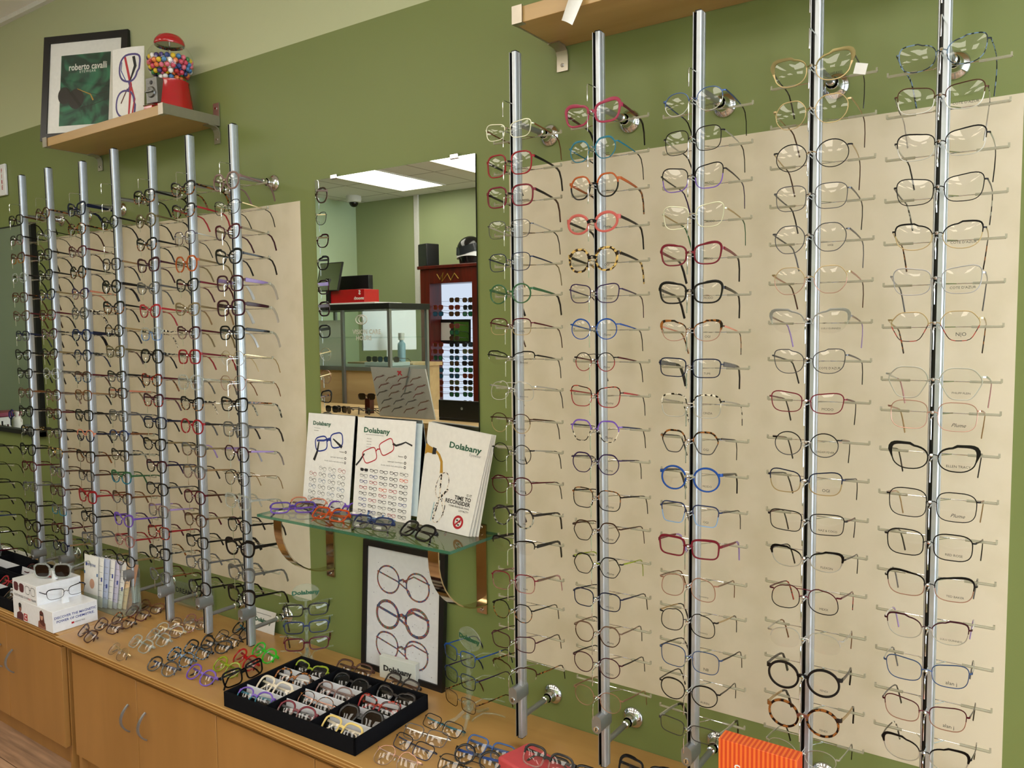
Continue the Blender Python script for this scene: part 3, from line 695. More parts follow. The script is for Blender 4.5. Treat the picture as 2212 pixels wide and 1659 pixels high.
 (613,'black glasses with dark red temples','cat 46 34 2.2','K K BU2 BU'),
 (665,'olive brown glasses','cat 46 34 2.2','OL2 OL2 OL2 TN'),
 (716,'purple brown glasses','cat 46 34 2.2','PL TP BU OL2'),
 (767,'red square glasses','sq 46 38 3.0','R R BU2 R'),
 (822,'clear champagne glasses','sq 48 40 3.0','cl cl cl cg'),
 (869,'black and tortoise cat glasses','cat 46 36 2.4','K T TW TW'),
 (917,'red round glasses','round 44 40 2.8','R R K2 GY'),
 (969,'clear grey and amber glasses','cat 46 34 2.4','cg cb OL2 LI'),
 (1016,'smoky clear round glasses','panto 45 38 2.6','cg TP TN K2'),
 (1070,'dark burgundy round glasses','panto 46 38 2.4','BU PL BR BR'),
 (1120,'brown and clear glasses','panto 45 36 2.4','BR cb OL2 BU'),
 (1168,'black rectangular glasses','bfly 47 32 2.0','K K K K'),
 (1213,'clear grey glasses','sq 46 34 2.4','cg cg GY GY'),
 (1266,'black round glasses','panto 46 38 2.4','K K K K')],
'L5': [(421,'black and tortoise glasses','sq 46 36 2.8','K T K K'),
 (473,'dark olive round glasses','round 44 38 2.8','OL OL OL K'),
 (525,'black cat glasses','cat 47 34 2.4','K T K K'),
 (570,'dark purple square glasses','bfly 46 36 3.0','PL PL PL PL'),
 (620,'clear grey cat glasses','cat 46 34 2.2','cg cg GY GY'),
 (669,'red glasses with blue top','cat 47 36 2.6','R2 R R2 R2'),
 (718,'clear glasses with blue bridge','sq 47 38 2.4','cl cu TW TW',BR_(bri='cu')),
 (766,'black round-square glasses','oct 46 38 3.2','K K TG K'),
 (818,'tortoise and red glasses','cat 46 34 2.4','TR T BU T'),
 (862,'dark burgundy glasses','bfly 46 34 2.6','PL TR BU BU'),
 (910,'navy black glasses','sq 46 34 2.4','N K N K'),
 (957,'black cat glasses','cat 46 34 2.4','K K OL2 K'),
 (1005,'purple black glasses','cat 46 34 2.4','PL K N PU'),
 (1053,'black rounded glasses','panto 46 36 2.4','K K GY K'),
 (1100,'grey purple glasses','sq 46 36 2.2','TP cg LI TP'),
 (1147,'burgundy tortoise glasses','sq 46 36 2.4','TR TR R BU'),
 (1192,'black glasses with speckled temples','bfly 46 34 2.6','K K TG T'),
 (1241,'clear glasses with brown temples','cat 46 34 2.2','cg cg BR2 BR')],
'L4': [(477,'black round glasses','round 43 38 2.0','K K K K'),
 (568,'black squared glasses','sq 45 36 2.2','K2 K2 TN K'),
 (616,'thick black round glasses','panto 45 38 3.0','K K K K',BR_(th=4)),
 (662,'black and white glasses','cat 45 36 2.8','K T K K'),
 (711,'black round glasses with gold corners','round 44 38 1.9','K K mg K'),
 (757,'thin brown glasses','bfly 45 35 2.2','OL OL OL BR'),
 (811,'grey black glasses','bfly 46 32 2.2','K2 GY K K'),
 (846,'brown black glasses','sq 46 32 2.2','K2 BR SP OL2'),
 (895,'clear grey glasses','sq 46 34 2.2','cg cg GY GY'),
 (938,'blue grey glasses','panto 46 34 2.4','N2 cg BR2 N'),
 (981,'dark green grey glasses','bfly 46 32 2.2','K2 OL TG TG'),
 (1028,'teal glasses','cat 46 36 2.6','GN TL GN GN'),
 (1073,'brown cat glasses','cat 46 35 2.4','BR GY BR2 BR2'),
 (1120,'lilac purple glasses','cat 47 36 2.8','PU2 PU2 PU2 PU'),
 (1164,'clear pink glasses with red temples','panto 46 36 2.6','cp cp R R'),
 (1208,'black round glasses','round 45 36 2.0','K K mg K')],
'L3': [(449,'navy glasses with broad navy temples','bfly 46 38 2.8','N N N N',BR_(th=5)),
 (492,'tortoise round glasses','panto 45 36 2.2','T T T BR'),
 (541,'reddish brown glasses','cat 45 34 2.0','BU TP BU BR'),
 (585,'black and gold glasses','round 44 38 2.8','K T K K'),
 (632,'purple glasses with salmon temples','cat 46 34 2.2','PU TP SP SP'),
 (674,'clear grey glasses with tortoise temples','oct 46 36 2.8','cg cg TW TW',BR_(th=4)),
 (721,'thick navy octagonal glasses','oct 46 36 3.0','N2 N N K',BR_(th=5)),
 (765,'navy and clear octagonal glasses','oct 45 36 2.6','N cg TG N'),
 (811,'dark tortoise glasses','sq 46 34 2.2','BR TB BU BR'),
 (851,'brown grey glasses','sq 46 34 2.2','BR2 cb TN K'),
 (894,'black square glasses','sq 46 34 2.6','K K K K'),
 (938,'pink and black glasses','panto 44 38 2.4','SP N N K'),
 (984,'brown and clear glasses','bfly 46 36 2.2','K cb BR T'),
 (1025,'thin dark glasses','sq 45 34 2.0','K2 GY BR BR'),
 (1070,'thick red glasses','bfly 47 36 3.4','R R R R'),
 (1115,'black round-rimmed glasses','panto 45 34 2.2','K K K K'),
 (1160,'smoky grey glasses','sq 45 34 2.0','GY GY GY GY'),
 (1203,'black round glasses','round 45 36 2.6','K K TG K')],
'L2': [(458,'tortoise brown round glasses','round 43 36 2.2','BR T T BR'),
 (505,'clear glasses with slim black temples','oct 44 34 1.6','cg cg K K'),
 (548,'black rounded glasses','sq 44 36 2.6','K K K K'),
 (592,'black cat glasses','cat 44 34 2.2','K K K K'),
 (634,'black glasses with amber temples','cat 46 34 2.2','K N2 OL2 K'),
 (678,'dark reddish brown glasses','sq 45 34 2.2','BR TR BU K'),
 (719,'purple and tortoise glasses','cat 45 34 2.2','PL TP TG K'),
 (762,'black and brown glasses','cat 45 34 2.2','K BR OL2 K'),
 (804,'clear glasses','round 45 38 2.4','cl cl cg K2'),
 (850,'brown rounded glasses','panto 44 36 2.4','BR TP cb TP'),
 (890,'black brown glasses','sq 45 34 2.4','BR K BU K'),
 (932,'brown and clear glasses','sq 45 34 2.0','K2 cb K K'),
 (975,'tan tortoise glasses','sq 46 34 2.4','TY cb BR T'),
 (1016,'brown grey glasses','sq 45 34 2.0','GY TP BR BR'),
 (1057,'dark brown glasses','sq 45 34 2.2','BR PL BR BR'),
 (1099,'dark teal grey glasses','rect 45 32 2.2','GY TL OL K'),
 (1140,'dark brown rectangular glasses','rect 45 32 2.2','BR K BU BR'),
 (1177,'navy round glasses','round 44 34 2.4','N N TN N')],
'L1': [(473,'thin black glasses','sq 44 34 2.0','K K BR K'),
 (516,'dark red and clear glasses','sq 44 34 1.8','K2 cp K OL2'),
 (556,'brown glasses with amber corners','bfly 46 34 2.2','BR ca BR K'),
 (598,'clear silver glasses','oct 45 34 2.0','cl cl K K'),
 (640,'dark brown glasses','sq 45 34 2.0','BR cb T BR'),
 (680,'brown and clear glasses','cat 45 34 2.0','cb cb BU BR'),
 (723,'navy glasses','sq 45 34 2.2','N GY N K'),
 (764,'black rounded glasses','cat 46 35 2.0','K K K K'),
 (804,'slim black cat glasses','cat 46 35 1.9','K K K K'),
 (846,'clear brown glasses','panto 44 35 2.2','cb cb BR2 TN'),
 (886,'black tortoise glasses','cat 45 36 2.6','K K K T'),
 (928,'black round glasses','round 44 36 2.6','K K TY K'),
 (968,'black cat-rimmed glasses','cat 46 38 2.6','K K K K'),
 (1004,'dark red narrow glasses','panto 43 34 2.0','BU BU BU BR'),
 (1048,'clear grey glasses','panto 44 34 1.8','cg cg GY GY'),
 (1092,'thin dark tilted glasses','sq 44 34 1.8','K2 K2 K K'),
 (1133,'black square glasses','cat 47 38 2.8','K K K K'),
 (1168,'navy brown glasses','sq 46 35 2.4','BR N K K')],
'L0': [(964,'black glasses','sq 45 34 2.2','K K K K'), (1003,'black metal glasses','sq 45 34 1.5','mk mk mk K'), (1042,'black glasses','panto 45 34 2.2','K K K K'),
 (1078,'dark grey glasses','sq 45 34 2.2','K2 K2 K2 K'), (1114,'navy glasses','sq 45 34 2.2','N N N2 K'), (1150,'dark red glasses','sq 45 34 2.2','BU BU K K'), (1188,'black rounded glasses','sq 45 34 2.2','K K BU K')],
}
P_ = 'pole from the tall mirror, %s side'
GS, OS = 'gumball', 'orange box'
def wh(n, s): return '%s pole, %s side of mirror' % (n, s)
PZ, PB_ = H+.63, at(1127, 1588, POLY_).z
pole('L7', 0, (503,270), (543,1392), 1327, ROWS['L7'], wh('first', GS), hooks=(350,))
pole('L6', 0, (409,294), (451,1366), 1302, ROWS['L6'], wh('second', GS), hooks=(372,))
pole('L5', 0, (327,317), (368,1338), 1277, ROWS['L5'], wh('third', GS), hooks=(386,))
pole('L4', 0, (246,323), (293,1300), 1242, ROWS['L4'], wh('fourth', GS), hooks=(396, 441, 533))
pole('L3', 0, (178,350), (216,1288), 1233, ROWS['L3'], wh('fifth', GS), hooks=(417,))
pole('L2', 0, (104,364), (152,1240), 1210, ROWS['L2'], wh('sixth', GS), hooks=(428,))
pole('L1', 0, (47,380), (92,1225), 1196, ROWS['L1'], wh('seventh', GS), hooks=(441,))
pole('L0', 0, (-22,880), (-5,1215), 1190, ROWS['L0'], 'short pole under black-framed mirror', mounts=False)
pole('R1', 0, (1113,115), (1127,1588), 1498, ROWS['R1'], wh('first', OS), hooks=(218,))
pole('R2', 0, (1293,72), (1306,1650), 1560, ROWS['R2'], wh('second', OS), hooks=(182,))
pole('R3', 0, (1511,28), (1497,1640), 1627, ROWS['R3'], wh('third', OS), hooks=(147,), zb=PB_)
pole('R4', 0, (1766,0), (1741,1659), None, ROWS['R4'], wh('fourth', OS), hooks=(-15, 62), zt=PZ, zb=PB_)
pole('R5', 0, (2043,0), (2001,1659), None, ROWS['R5'], wh('fifth', OS), hooks=(-40, 32), zt=PZ, zb=PB_)

# ------------------------------------------------------------------ worktops and cabinets
M_MAPLE = wood('maple_top', '#a97f47', '#bc9358', 'x', .32, .7)
M_MAPLED = wood('maple_door', '#986c36', '#a67840', 'z', .38, .5)
M_PLY = ply('plywood_edge', '#94682f', '#c09a62', .0045)
M_SHELFW = wood('maple_shelf', '#ad8a55', '#bd9a64', 'x', .3, .8)
ZC = H-.9904                                     # worktop height
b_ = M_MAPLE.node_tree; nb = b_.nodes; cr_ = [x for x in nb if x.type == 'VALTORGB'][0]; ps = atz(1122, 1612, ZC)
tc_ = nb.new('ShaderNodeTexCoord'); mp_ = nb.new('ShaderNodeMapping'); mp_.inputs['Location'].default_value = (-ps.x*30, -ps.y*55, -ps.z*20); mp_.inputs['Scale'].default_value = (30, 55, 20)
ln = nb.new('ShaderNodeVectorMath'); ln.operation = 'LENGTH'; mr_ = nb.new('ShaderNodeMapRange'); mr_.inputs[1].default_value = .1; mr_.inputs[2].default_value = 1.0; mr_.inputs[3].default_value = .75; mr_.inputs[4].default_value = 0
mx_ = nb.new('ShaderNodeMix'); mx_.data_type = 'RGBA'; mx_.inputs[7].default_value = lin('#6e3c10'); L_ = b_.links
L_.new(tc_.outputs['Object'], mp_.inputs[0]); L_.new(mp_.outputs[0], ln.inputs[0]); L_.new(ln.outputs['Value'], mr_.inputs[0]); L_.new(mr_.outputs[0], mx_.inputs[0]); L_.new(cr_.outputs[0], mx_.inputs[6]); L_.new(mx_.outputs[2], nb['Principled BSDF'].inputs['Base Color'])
def slab(mb, a, b, top, edge):
    mb.box(a, b, top); k = mb.mi(edge); n = len(mb.m)
    for i in (n-4, n-3, n-1, n-2): mb.m[i] = k
    return mb
def topthing(x0, x1, y0, label):
    mb = slab(MB(), (x0, y0, ZC-.020), (x1, WY-.001, ZC), M_MAPLE, M_PLY)
    o = mb.build('worktop', bevel=.0015); fixn(o); return tag(o, label, 'worktop', 'maple plywood worktops')
XJ = -2.684
topthing(-5.2, XJ-.001, 1.243, 'long maple plywood worktop carrying the white box display and black trays by the framed mirror')
topthing(XJ+.001, 1.2, 1.228, 'long maple plywood worktop carrying the loose glasses and big black tray')
def handle(parent, x, z0, z1, yf):
    mb = MB(); P = []; S_ = []
    for i in range(13):
        t = i/12; P.append((x+.002, yf-.002-.026*math.sin(PI*t)**.8, z0+(z1-z0)*t)); S_.append((.75+.4*math.sin(PI*t), 1))
    mb.sweep(P, [(-.004, -.0022), (.004, -.0022), (.004, .0022), (-.004, .0022)], M_ALUD, up=Vector((0, 1, .01)), scale=S_)
    return mb.build('handle', parent)
def cabinet(x0, x1, doors, label, seams):
    YD = 1.268
    r = empty('cabinet', (x0, YD, 0)); tag(r, label, 'cabinet', 'maple base cabinets')
    def L(mb, name, parent=r, **k):
        o = mb.build(name, parent, **k)
        if parent is r: o.location = (-x0, -YD, 0)
        fixn(o); return o
    L(MB().box((x0, YD+.003, .083), (x0+.018, WY-.01, ZC-.044), M_MAPLED).box((x1-.018, YD+.003, .0), (x1, WY-.01, ZC-.044), M_MAPLED).box((x0, YD+.003, 0), (x0+.018, WY-.01, .083), M_MAPLED)
      .box((x0+.018, YD+.02, .083), (x1-.018, WY-.01, ZC-.044), M_MAPLED), 'carcass', bevel=.001)
    L(slab(MB(), (x0-.004, 1.252, ZC-.044), (x1+.004, WY-.01, ZC-.024), M_MAPLE, M_PLY), 'ledge', bevel=.0012)
    L(MB().box((x0+.03, YD+.03, ZC-.024), (x1-.03, WY-.01, ZC-.0205), M_MAPLED), 'spacer')
    L(MB().box((x0+.018, 1.29, 0), (x1-.018, 1.31, .083), M_MAPLED), 'plinth')
    for i in range(len(seams)-1):
        a, b = seams[i]+.0015, seams[i+1]-.0015
        d = empty('door', (0, 0, 0)); bpy.data.objects.remove(d)
        o = MB().box((a, YD-.016, .084), (b, YD+.001, ZC-.050), M_MAPLED).build('door', r, bevel=.001); o.location = (-x0, -YD, 0); fixn(o)
        hside = doors[i]
        if hside:
            hx_ = b-.045 if hside > 0 else a+.045
            handle(o, hx_, H-1.21, H-1.125, YD-.016)
    return r
s1 = at(294, 1487, 1.252).x; s2 = at(467, 1565, 1.252).x; sL = at(14, 1380, 1.252).x
w_ = s2-s1
cabinet(XJ+.028, XJ+.028+4*w_+.05, [1, -1, 1, -1, 1, -1], 'maple base cabinet with curved steel door pulls under the loose glasses', [XJ+.05, s1, s2, s2+w_, s2+2*w_, s2+3*w_])
cabinet(-4.6, XJ-.012, [1, 1, -1], 'maple base cabinet with curved steel door pulls under the white box display', [-4.58, -3.62, sL, XJ-.016])

# ------------------------------------------------------------------ pages with print on them
class Page:
    """flat or bent sheet given by four corners; print is laid on it in millimetres"""
    def __init__(s, TL, TR, BR, BL, W_, H_, bulge=0):
        s.c = [Vector(p) for p in (TL, TR, BR, BL)]; s.W = W_; s.H = H_; s.bulge = bulge
        s.n = ((s.c[3]-s.c[0]).cross(s.c[1]-s.c[0])).normalized()
        if s.n.y > 0 and abs(s.n.y) > abs(s.n.x): s.n = -s.n
        elif abs(s.n.x) >= abs(s.n.y) and s.n.x < 0: s.n = -s.n
    def P(s, x, y, e=.0003):
        u, v = x/s.W, y/s.H; a = s.c[0].lerp(s.c[1], u); b = s.c[3].lerp(s.c[2], u)
        return a.lerp(b, v)+s.n*(e+s.bulge*(4*u*(1-u)))
    def sheet(s, mb, mat, th=.001, nu=6, nv=2, side=None):
        vs = []; 
        for lay in (0, -th):
            for j in range(nv+1):
                for i in range(nu+1): vs.append(s.P(s.W*i/nu, s.H*j/nv, lay))
        k = (nu+1)*(nv+1); fs = []
        for lay in (0, 1):
            for j in range(nv):
                for i in range(nu):
                    a = lay*k+j*(nu+1)+i; f = (a, a+1, a+nu+2, a+nu+1); fs.append(f)
        rim = [i for i in range(nu+1)]+[(j+1)*(nu+1)-1+0 for j in range(1, nv+1)]
        rim = list(range(nu+1))+[j*(nu+1)+nu for j in range(1, nv+1)]+[nv*(nu+1)+i for i in range(nu-1, -1, -1)]+[j*(nu+1) for j in range(nv-1, 0, -1)]
        mb.add(vs, fs, mat); o = len(mb.v)-len(vs); kk = mb.mi(side or mat)
        for q in range(len(rim)):
            a, b = rim[q], rim[(q+1) % len(rim)]; mb.f.append((o+a, o+b, o+k+b, o+k+a)); mb.m.append(kk)
        return mb
    def quad(s, mb, x0, y0, x1, y1, mat, e=.0003): mb.add([s.P(x0, y0, e), s.P(x1, y0, e), s.P(x1, y1, e), s.P(x0, y1, e)], [(0, 1, 2, 3)], mat); return mb
    def poly(s, mb, pts, mat, e=.0004): mb.add([s.P(x, y, e) for x, y in pts], [tuple(range(len(pts)))], mat); return mb
    def text(s, mb, t, x, y, size, mat, e=.0005, rot=0, **k):
        me = text_mesh(t, size, mat, **k); c, q = math.cos(rot), math.sin(rot)
        mb.add([s.P(x+(v.co.x*c+v.co.y*q), y-(v.co.y*c-v.co.x*q), e) for v in me.vertices], [tuple(p.vertices) for p in me.polygons], mat); return mb
    def line(s, mb, pts, w, mat, closed=False, e=.0005):
        n = len(pts); L = []
        for i, (x, y) in enumerate(pts):
            p, q = (pts[i-1], pts[(i+1) % n]) if closed else (pts[max(i-1, 0)], pts[min(i+1, n-1)])
            dx, dy = q[0]-p[0], q[1]-p[1]; d = math.hypot(dx, dy) or 1; ww = w[i] if isinstance(w, list) else w
            L += [s.P(x-dy/d*ww/2, y+dx/d*ww/2, e), s.P(x+dy/d*ww/2, y-dx/d*ww/2, e)]
        fs = [(2*i, 2*i+1, (2*i+3) % (2*n), (2*i+2) % (2*n)) for i in range(n if closed else n-1)]
        mb.add(L, fs, mat); return mb
    def specs(s, mb, x, y, w, mat, mat2=None, rot=0, shape='panto', th=None, temples=True, asp=.8, fill=None):
        th = th or w*.035; c, q = math.cos(rot), math.sin(rot); lw = w*.42
        R = lambda a, b: (x+a*c-b*q, y+a*q+b*c)
        for sg in (1, -1):
            o = outline(shape, lw, lw*asp); pts = [R(sg*(w*.28+a), -b) for a, b in o]
            if fill: s.poly(mb, pts, fill, .0004)
            s.line(mb, pts, th, mat, True)
        s.line(mb, [R(-w*.08, -lw*.05), R(0, -lw*.13), R(w*.08, -lw*.05)], th*1.2, mat)
        if temples:
            m2 = mat2 or mat
            s.line(mb, [R(-w*.5, -lw*.2), R(-w*.1, -lw*.02), R(w*.12, lw*.2), R(w*.18, lw*.42)], th*.85, m2, e=.00045)
            s.line(mb, [R(w*.5, -lw*.2), R(w*.2, -lw*.32), R(w*.0, -lw*.05)], th*.85, m2, e=.00045)
INK = M_PRINT; I_GR = pbr('ink_green', '#17543a', .5); I_GY = pbr('ink_grey', '#8c8c8a', .5); I_RED = pbr('ink_red', '#b3202c', .5); I_BLU = pbr('ink_blue', '#273a8c', .5)
I_ORG = pbr('ink_orange', '#d8552c', .5); I_GLD = pbr('ink_gold', '#b78a2e', .5); I_LB = pbr('ink_lightblue', '#9fc6cf', .5); I_PUR = pbr('ink_purple', '#4b3f7c', .5); I_TLB = pbr('ink_steel', '#35689a', .5)
I_TOR = tort('ink_mottled', '#14100e', '#e4d8c8', 160, .48, .5); I_WC = tort('ink_watercolour', '#3f5672', '#5b6d62', 110, .5, .5); I_BRN = pbr('ink_brown', '#5a2a24', .5)
cw = [x for x in I_WC.node_tree.nodes if x.type == 'VALTORGB'][0].color_ramp; cw.elements[0].position = .40; cw.elements[1].position = .61
for p_, c_ in ((.45, '#5a3f6e'), (.49, '#9c3a42'), (.53, '#8a6a3a'), (.57, '#a04a48')): e_ = cw.elements.new(p_); e_.color = lin(c_)

# catalogue boards on the glass shelf
ZS = H-.531
def board(name, label, TL, TR, BR, BL, W_, H_, cat, group=None, th=.002, bulge=0, mat=M_WHITE):
    pg = Page(TL, TR, BR, BL, W_, H_, bulge); org = (Vector(BL)+Vector(BR))/2
    pg.c = [p-org for p in pg.c]
    mb = MB(); pg.sheet(mb, mat, th)
    r = empty(name, org, (0, 0, 0), label, cat, group); o = mb.build('board', r, angle=30); fixn(o)
    return r, pg
cbl, cbr = Vector((-1.897, 1.603, ZS+.0005)), Vector((-1.697, 1.603, ZS+.0005))
ctl = Vector((-1.897, 1.638, ZS+.279)); ctr = Vector((-1.697, 1.638, ZS+.279))
r, pg = board('catalogue_board', 'white eyewear catalogue board with blue glasses picture on the glass shelf', ctl, ctr, cbr, cbl, .200, .281, 'catalogue board', 'catalogue boards on the glass shelf')
pb_ = MB()
pg.text(pb_, 'Dolabany', .062, .030, .0165, I_GR, bold=.0005, sx=1.25)
pg.line(pb_, [(.030, .044), (.058, .044)], .001, I_GY); pg.line(pb_, [(.030, .052), (.05, .052)], .0014, I_GY)
pg.specs(pb_, .098, .083, .120, I_BLU, INK, -.22, 'sq', .0042, False, .85)
pg.line(pb_, [(.045, .082), (.075, .080), (.105, .071)], .006, I_BLU); pg.line(pb_, [(.055, .085), (.05, .115), (.038, .142)], [.005, .008, .010], INK); pg.line(pb_, [(.115, .072), (.140, .086), (.155, .095)], [.004, .007, .009], INK)
for i, (tx, yy) in enumerate((('Resistant', .108), ('Lightweight, hypoallergenic', .126), ('Durable, ideal for both adults and kids', .139))):
    pg.text(pb_, tx, .165, yy, .0052, INK if not i else I_GY, align='RIGHT'); pg.line(pb_, [(.172+.003*math.cos(a), yy+.003*math.sin(a)) for a in [2*PI*k/12 for k in range(12)]], .0018, INK, True)
for j in range(6):
    for i in range(4):
        if j == 0 and i == 0: continue
        cxx, cyy = .038+i*.041, .164+j*.0185
        pg.specs(pb_, cxx, cyy, .031, I_RED if (j == 0 and i == 3) or (j == 1 and i == 0) else (I_GY if j < 1 else I_TLB if (i+j) % 3 == 0 else INK), INK, .12, 'panto', .0008, True, .85); pg.line(pb_, [(cxx, cyy+.0095), (cxx+.014, cyy+.0095)], .0006, I_GY)
pb_.build('printed_pictures', r, smooth=False)
cbl, cbr = Vector((-1.676, 1.598, ZS+.0005)), Vector((-1.453, 1.598, ZS+.0005))
ctl = Vector((-1.676, 1.630, ZS+.279)); ctr = Vector((-1.453, 1.630, ZS+.279))
r, pg = board('catalogue_board', 'white eyewear catalogue board with red glasses picture on the glass shelf', ctl, ctr, cbr, cbl, .223, .281, 'catalogue board', 'catalogue boards on the glass shelf')
pb_ = MB()
pg.text(pb_, 'Dolabany', .077, .036, .0205, I_GR, bold=.0006, sx=1.3)
pg.line(pb_, [(.035, .048), (.105, .048)], .0012, I_GY)
for k in range(4): pg.text(pb_, '00 00 000', .050, .060+k*.008, .0045, I_GY)
pg.line(pb_, [(.003, .140), (.018, .125), (.034, .104)], .0055, INK)
pg.specs(pb_, .088, .093, .125, I_RED, INK, -.42, 'rect', .0030, False, .72)
pg.line(pb_, [(.142, .067), (.155, .072), (.175, .066), (.19, .060), (.215, .068)], [.007, .006, .005, .004, .005], INK)
for i, (tx, yy) in enumerate((('Resistant', .101), ('Lightweight, hypoallergenic', .118), ('Durable, ideal for both adults and kids', .130))):
    pg.text(pb_, tx, .185, yy, .0054, INK if not i else I_GY, align='RIGHT'); pg.line(pb_, [(.192+.0032*math.cos(a), yy+.0032*math.sin(a)) for a in [2*PI*k/12 for k in range(12)]], .0018, INK, True)
cols_ = 'KKKKG GBKKOK BRKKK RKORK KKRGK BRKKB BKGKK KBKRK'.split()
for j in range(8):
    for i in range(5):
        cc = cols_[j][i % len(cols_[j])]; mm = {'K': INK, 'G': I_GY, 'B': I_BLU, 'O': I_ORG, 'R': I_RED}[cc]
        cxx, cyy = .037+i*.0385, .150+j*.0168
        pg.specs(pb_, cxx, cyy, .030, mm, INK if cc != 'O' else I_ORG, .02, 'rect', .0011, True, .6, fill=INK if i == 0 and j == 0 else None); pg.line(pb_, [(cxx, cyy+.0075), (cxx+.012, cyy+.0075)], .0006, I_GY)
pb_.build('printed_pictures', r, smooth=False)
o = MB().box((-.10, .012, .02), (.125, .0135, .274), pbr('board_back', '#c9d6da', .5)).build('easel_back', r); o.rotation_euler = (-.115, 0, 0)
# brochure leaning beside them
TL, TR, BR, BL = at(926, 911, 1.635), at(1062, 940, 1.600), at(1012, 1153, 1.575), at(899, 1122, 1.610)
BR.z = BL.z = ZS+.001
r, pg = board('brochure', 'white eyewear brochure with curled pages leaning upright, a bottle neck printed on its cover', TL, TR, BR, BL, .215, .280, 'brochure', None, .0012, .004)
for k in range(3):
    p2 = Page(pg.c[0]-pg.n*.003*(k+1), pg.c[1]-pg.n*.003*(k+1)+Vector((.002*(k+1), 0, 0)), pg.c[2]-pg.n*.004*(k+1)+Vector((.006*(k+1), .002*k, .0)), pg.c[3]-pg.n*.003*(k+1), .215, .28, .004)
    q = MB(); p2.sheet(q, M_WHITE, .0008); fixn(q.build('inner_page', r))
pb_ = MB(); E5 = .0006
pg.text(pb_, 'Dolabany', .142, .048, .0225, I_GR, bold=.0006, sx=1.25); pg.text(pb_, 'Eyewear', .180, .063, .011, I_GY)
pg.poly(pb_, [(.001, .054), (.012, .062), (.030, .066), (.030, .082), (.012, .082), (.001, .088)], I_GLD); pg.poly(pb_, [(.030, .064), (.045, .066), (.045, .082), (.030, .084)], INK); pg.poly(pb_, [(.001, .046), (.006, .058), (.014, .062), (.001, .058)], INK)
pg.line(pb_, [(.045, .073), (.058, .082), (.070, .098), (.074, .118), (.076, .128)], [.006, .008, .009, .010, .012], I_GLD)
o1 = [(.086+.022*math.cos(a)-(.006*math.sin(a)), .160+.036*math.sin(a)) for a in [2*PI*k/28 for k in range(28)]]
pg.line(pb_, o1, .0028, I_TOR, True)
o1 = [(.088+.020*math.cos(a)+(.008*math.sin(a)*-1), .230+.034*math.sin(a)) for a in [2*PI*k/28 for k in range(28)]]
pg.line(pb_, o1, .0028, I_TOR, True)
pg.line(pb_, [(.078, .128), (.080, .160), (.084, .196)], .0055, I_TOR); pg.line(pb_, [(.112, .168), (.100, .178), (.086, .194)], .006, I_TOR); pg.line(pb_, [(.084, .196), (.078, .225), (.070, .258)], .005, I_TOR)
pg.line(pb_, [(.094, .200), (.104, .225), (.108, .24)], .004, I_TOR); pg.line(pb_, [(.066, .21), (.063, .24), (.062, .262)], .003, I_LB)
pg.text(pb_, 'IS IT', .197, .172, .010, INK, align='RIGHT'); pg.text(pb_, 'TIME TO', .197, .184, .0150, INK, bold=.0004, align='RIGHT'); pg.text(pb_, 'RECONSIDER', .197, .197, .0150, INK, bold=.0004, align='RIGHT')
pg.text(pb_, 'YOUR FRAME-BUYING', .197, .208, .0075, INK, align='RIGHT'); pg.text(pb_, 'LOYALTY?', .197, .217, .0075, INK, align='RIGHT')
ring = [(.168+.0155*math.cos(a), .248+.0155*math.sin(a)) for a in [2*PI*k/24 for k in range(24)]]; pg.line(pb_, ring, .0065, I_RED, True); pg.line(pb_, [(.158, .258), (.178, .238)], .0045, I_RED, e=.0007)
for a, b in ((.163, .243), (.172, .246), (.163, .252), (.170, .255)): pg.line(pb_, [(a-.003, b), (a+.004, b)], .004, INK)
pb_.build('printed_cover', r, smooth=False)

# ------------------------------------------------------------------ glass shelf with brackets
M_GLASSE = clear('glass_edge', '#3f7a68', .5, 1.5, .05, '#9cc8b6'); M_SHG = clear('shelf_glass', '#d8efe4', .0, 1.5, 0, '#f1f7f3')
gx0, gx1, gy0 = -1.912, -1.190, 1.447
r = empty('glass_shelf', (gx0, gy0, ZS-.008), (0, 0, 0), 'clear glass wall shelf holding catalogue boards and loose glasses below the mirror', 'shelf')
mb = MB(); a_, b_ = (gx0, gy0, ZS-.008), (gx1, WY-.003, ZS); mb.box(a_, b_, M_SHG)
for i in (2, 3, 4, 5): mb.m[i] = mb.mi(M_GLASSE)
o = mb.build('glass_pane', r, smooth=False); o.location = (-gx0, -gy0, -(ZS-.008)); fixn(o)
M_BRZ = pbr('polished_strap', '#d6c4a4', .1, 1)
for bx in (-1.826, -1.246):
    g = empty('shelf_bracket', (0, 0, 0)); bpy.data.objects.remove(g)
    mb = MB(); P = [(bx, 1.452, ZS-.009), (bx, 1.452, ZS-.03)]
    for k in range(1, 13):
        t = PI/2*k/12; P.append((bx, 1.452+.19*(1-math.cos(t)), ZS-.03-.165*math.sin(t)))
    P.append((bx, WY-.003, ZS-.195))
    mb.sweep(P, [(-.0018, -.0165), (.0018, -.0165), (.0018, .0165), (-.0018, .0165)], M_BRZ, up=Vector((1, 0, 0)))
    mb.box((bx-.0165, WY-.006, ZS-.223), (bx+.0165, WY-.001, ZS+.018), M_BRZ)
    o = mb.build('bracket', r, angle=30); o.location = (-gx0, -gy0, -(ZS-.008)); fixn(o)
    for z in (ZS-.212, ZS+.010):
        sc_ = MB().lathe([(0, -.003), (.0045, -.003), (.0055, -.001), (.0055, 0)], M_CHROME, 14, (bx, WY-.0062, z), 'y').box((bx-.003, WY-.0099, z-.0007), (bx+.003, WY-.0091, z+.0007), M_BLK).build('screw', o)

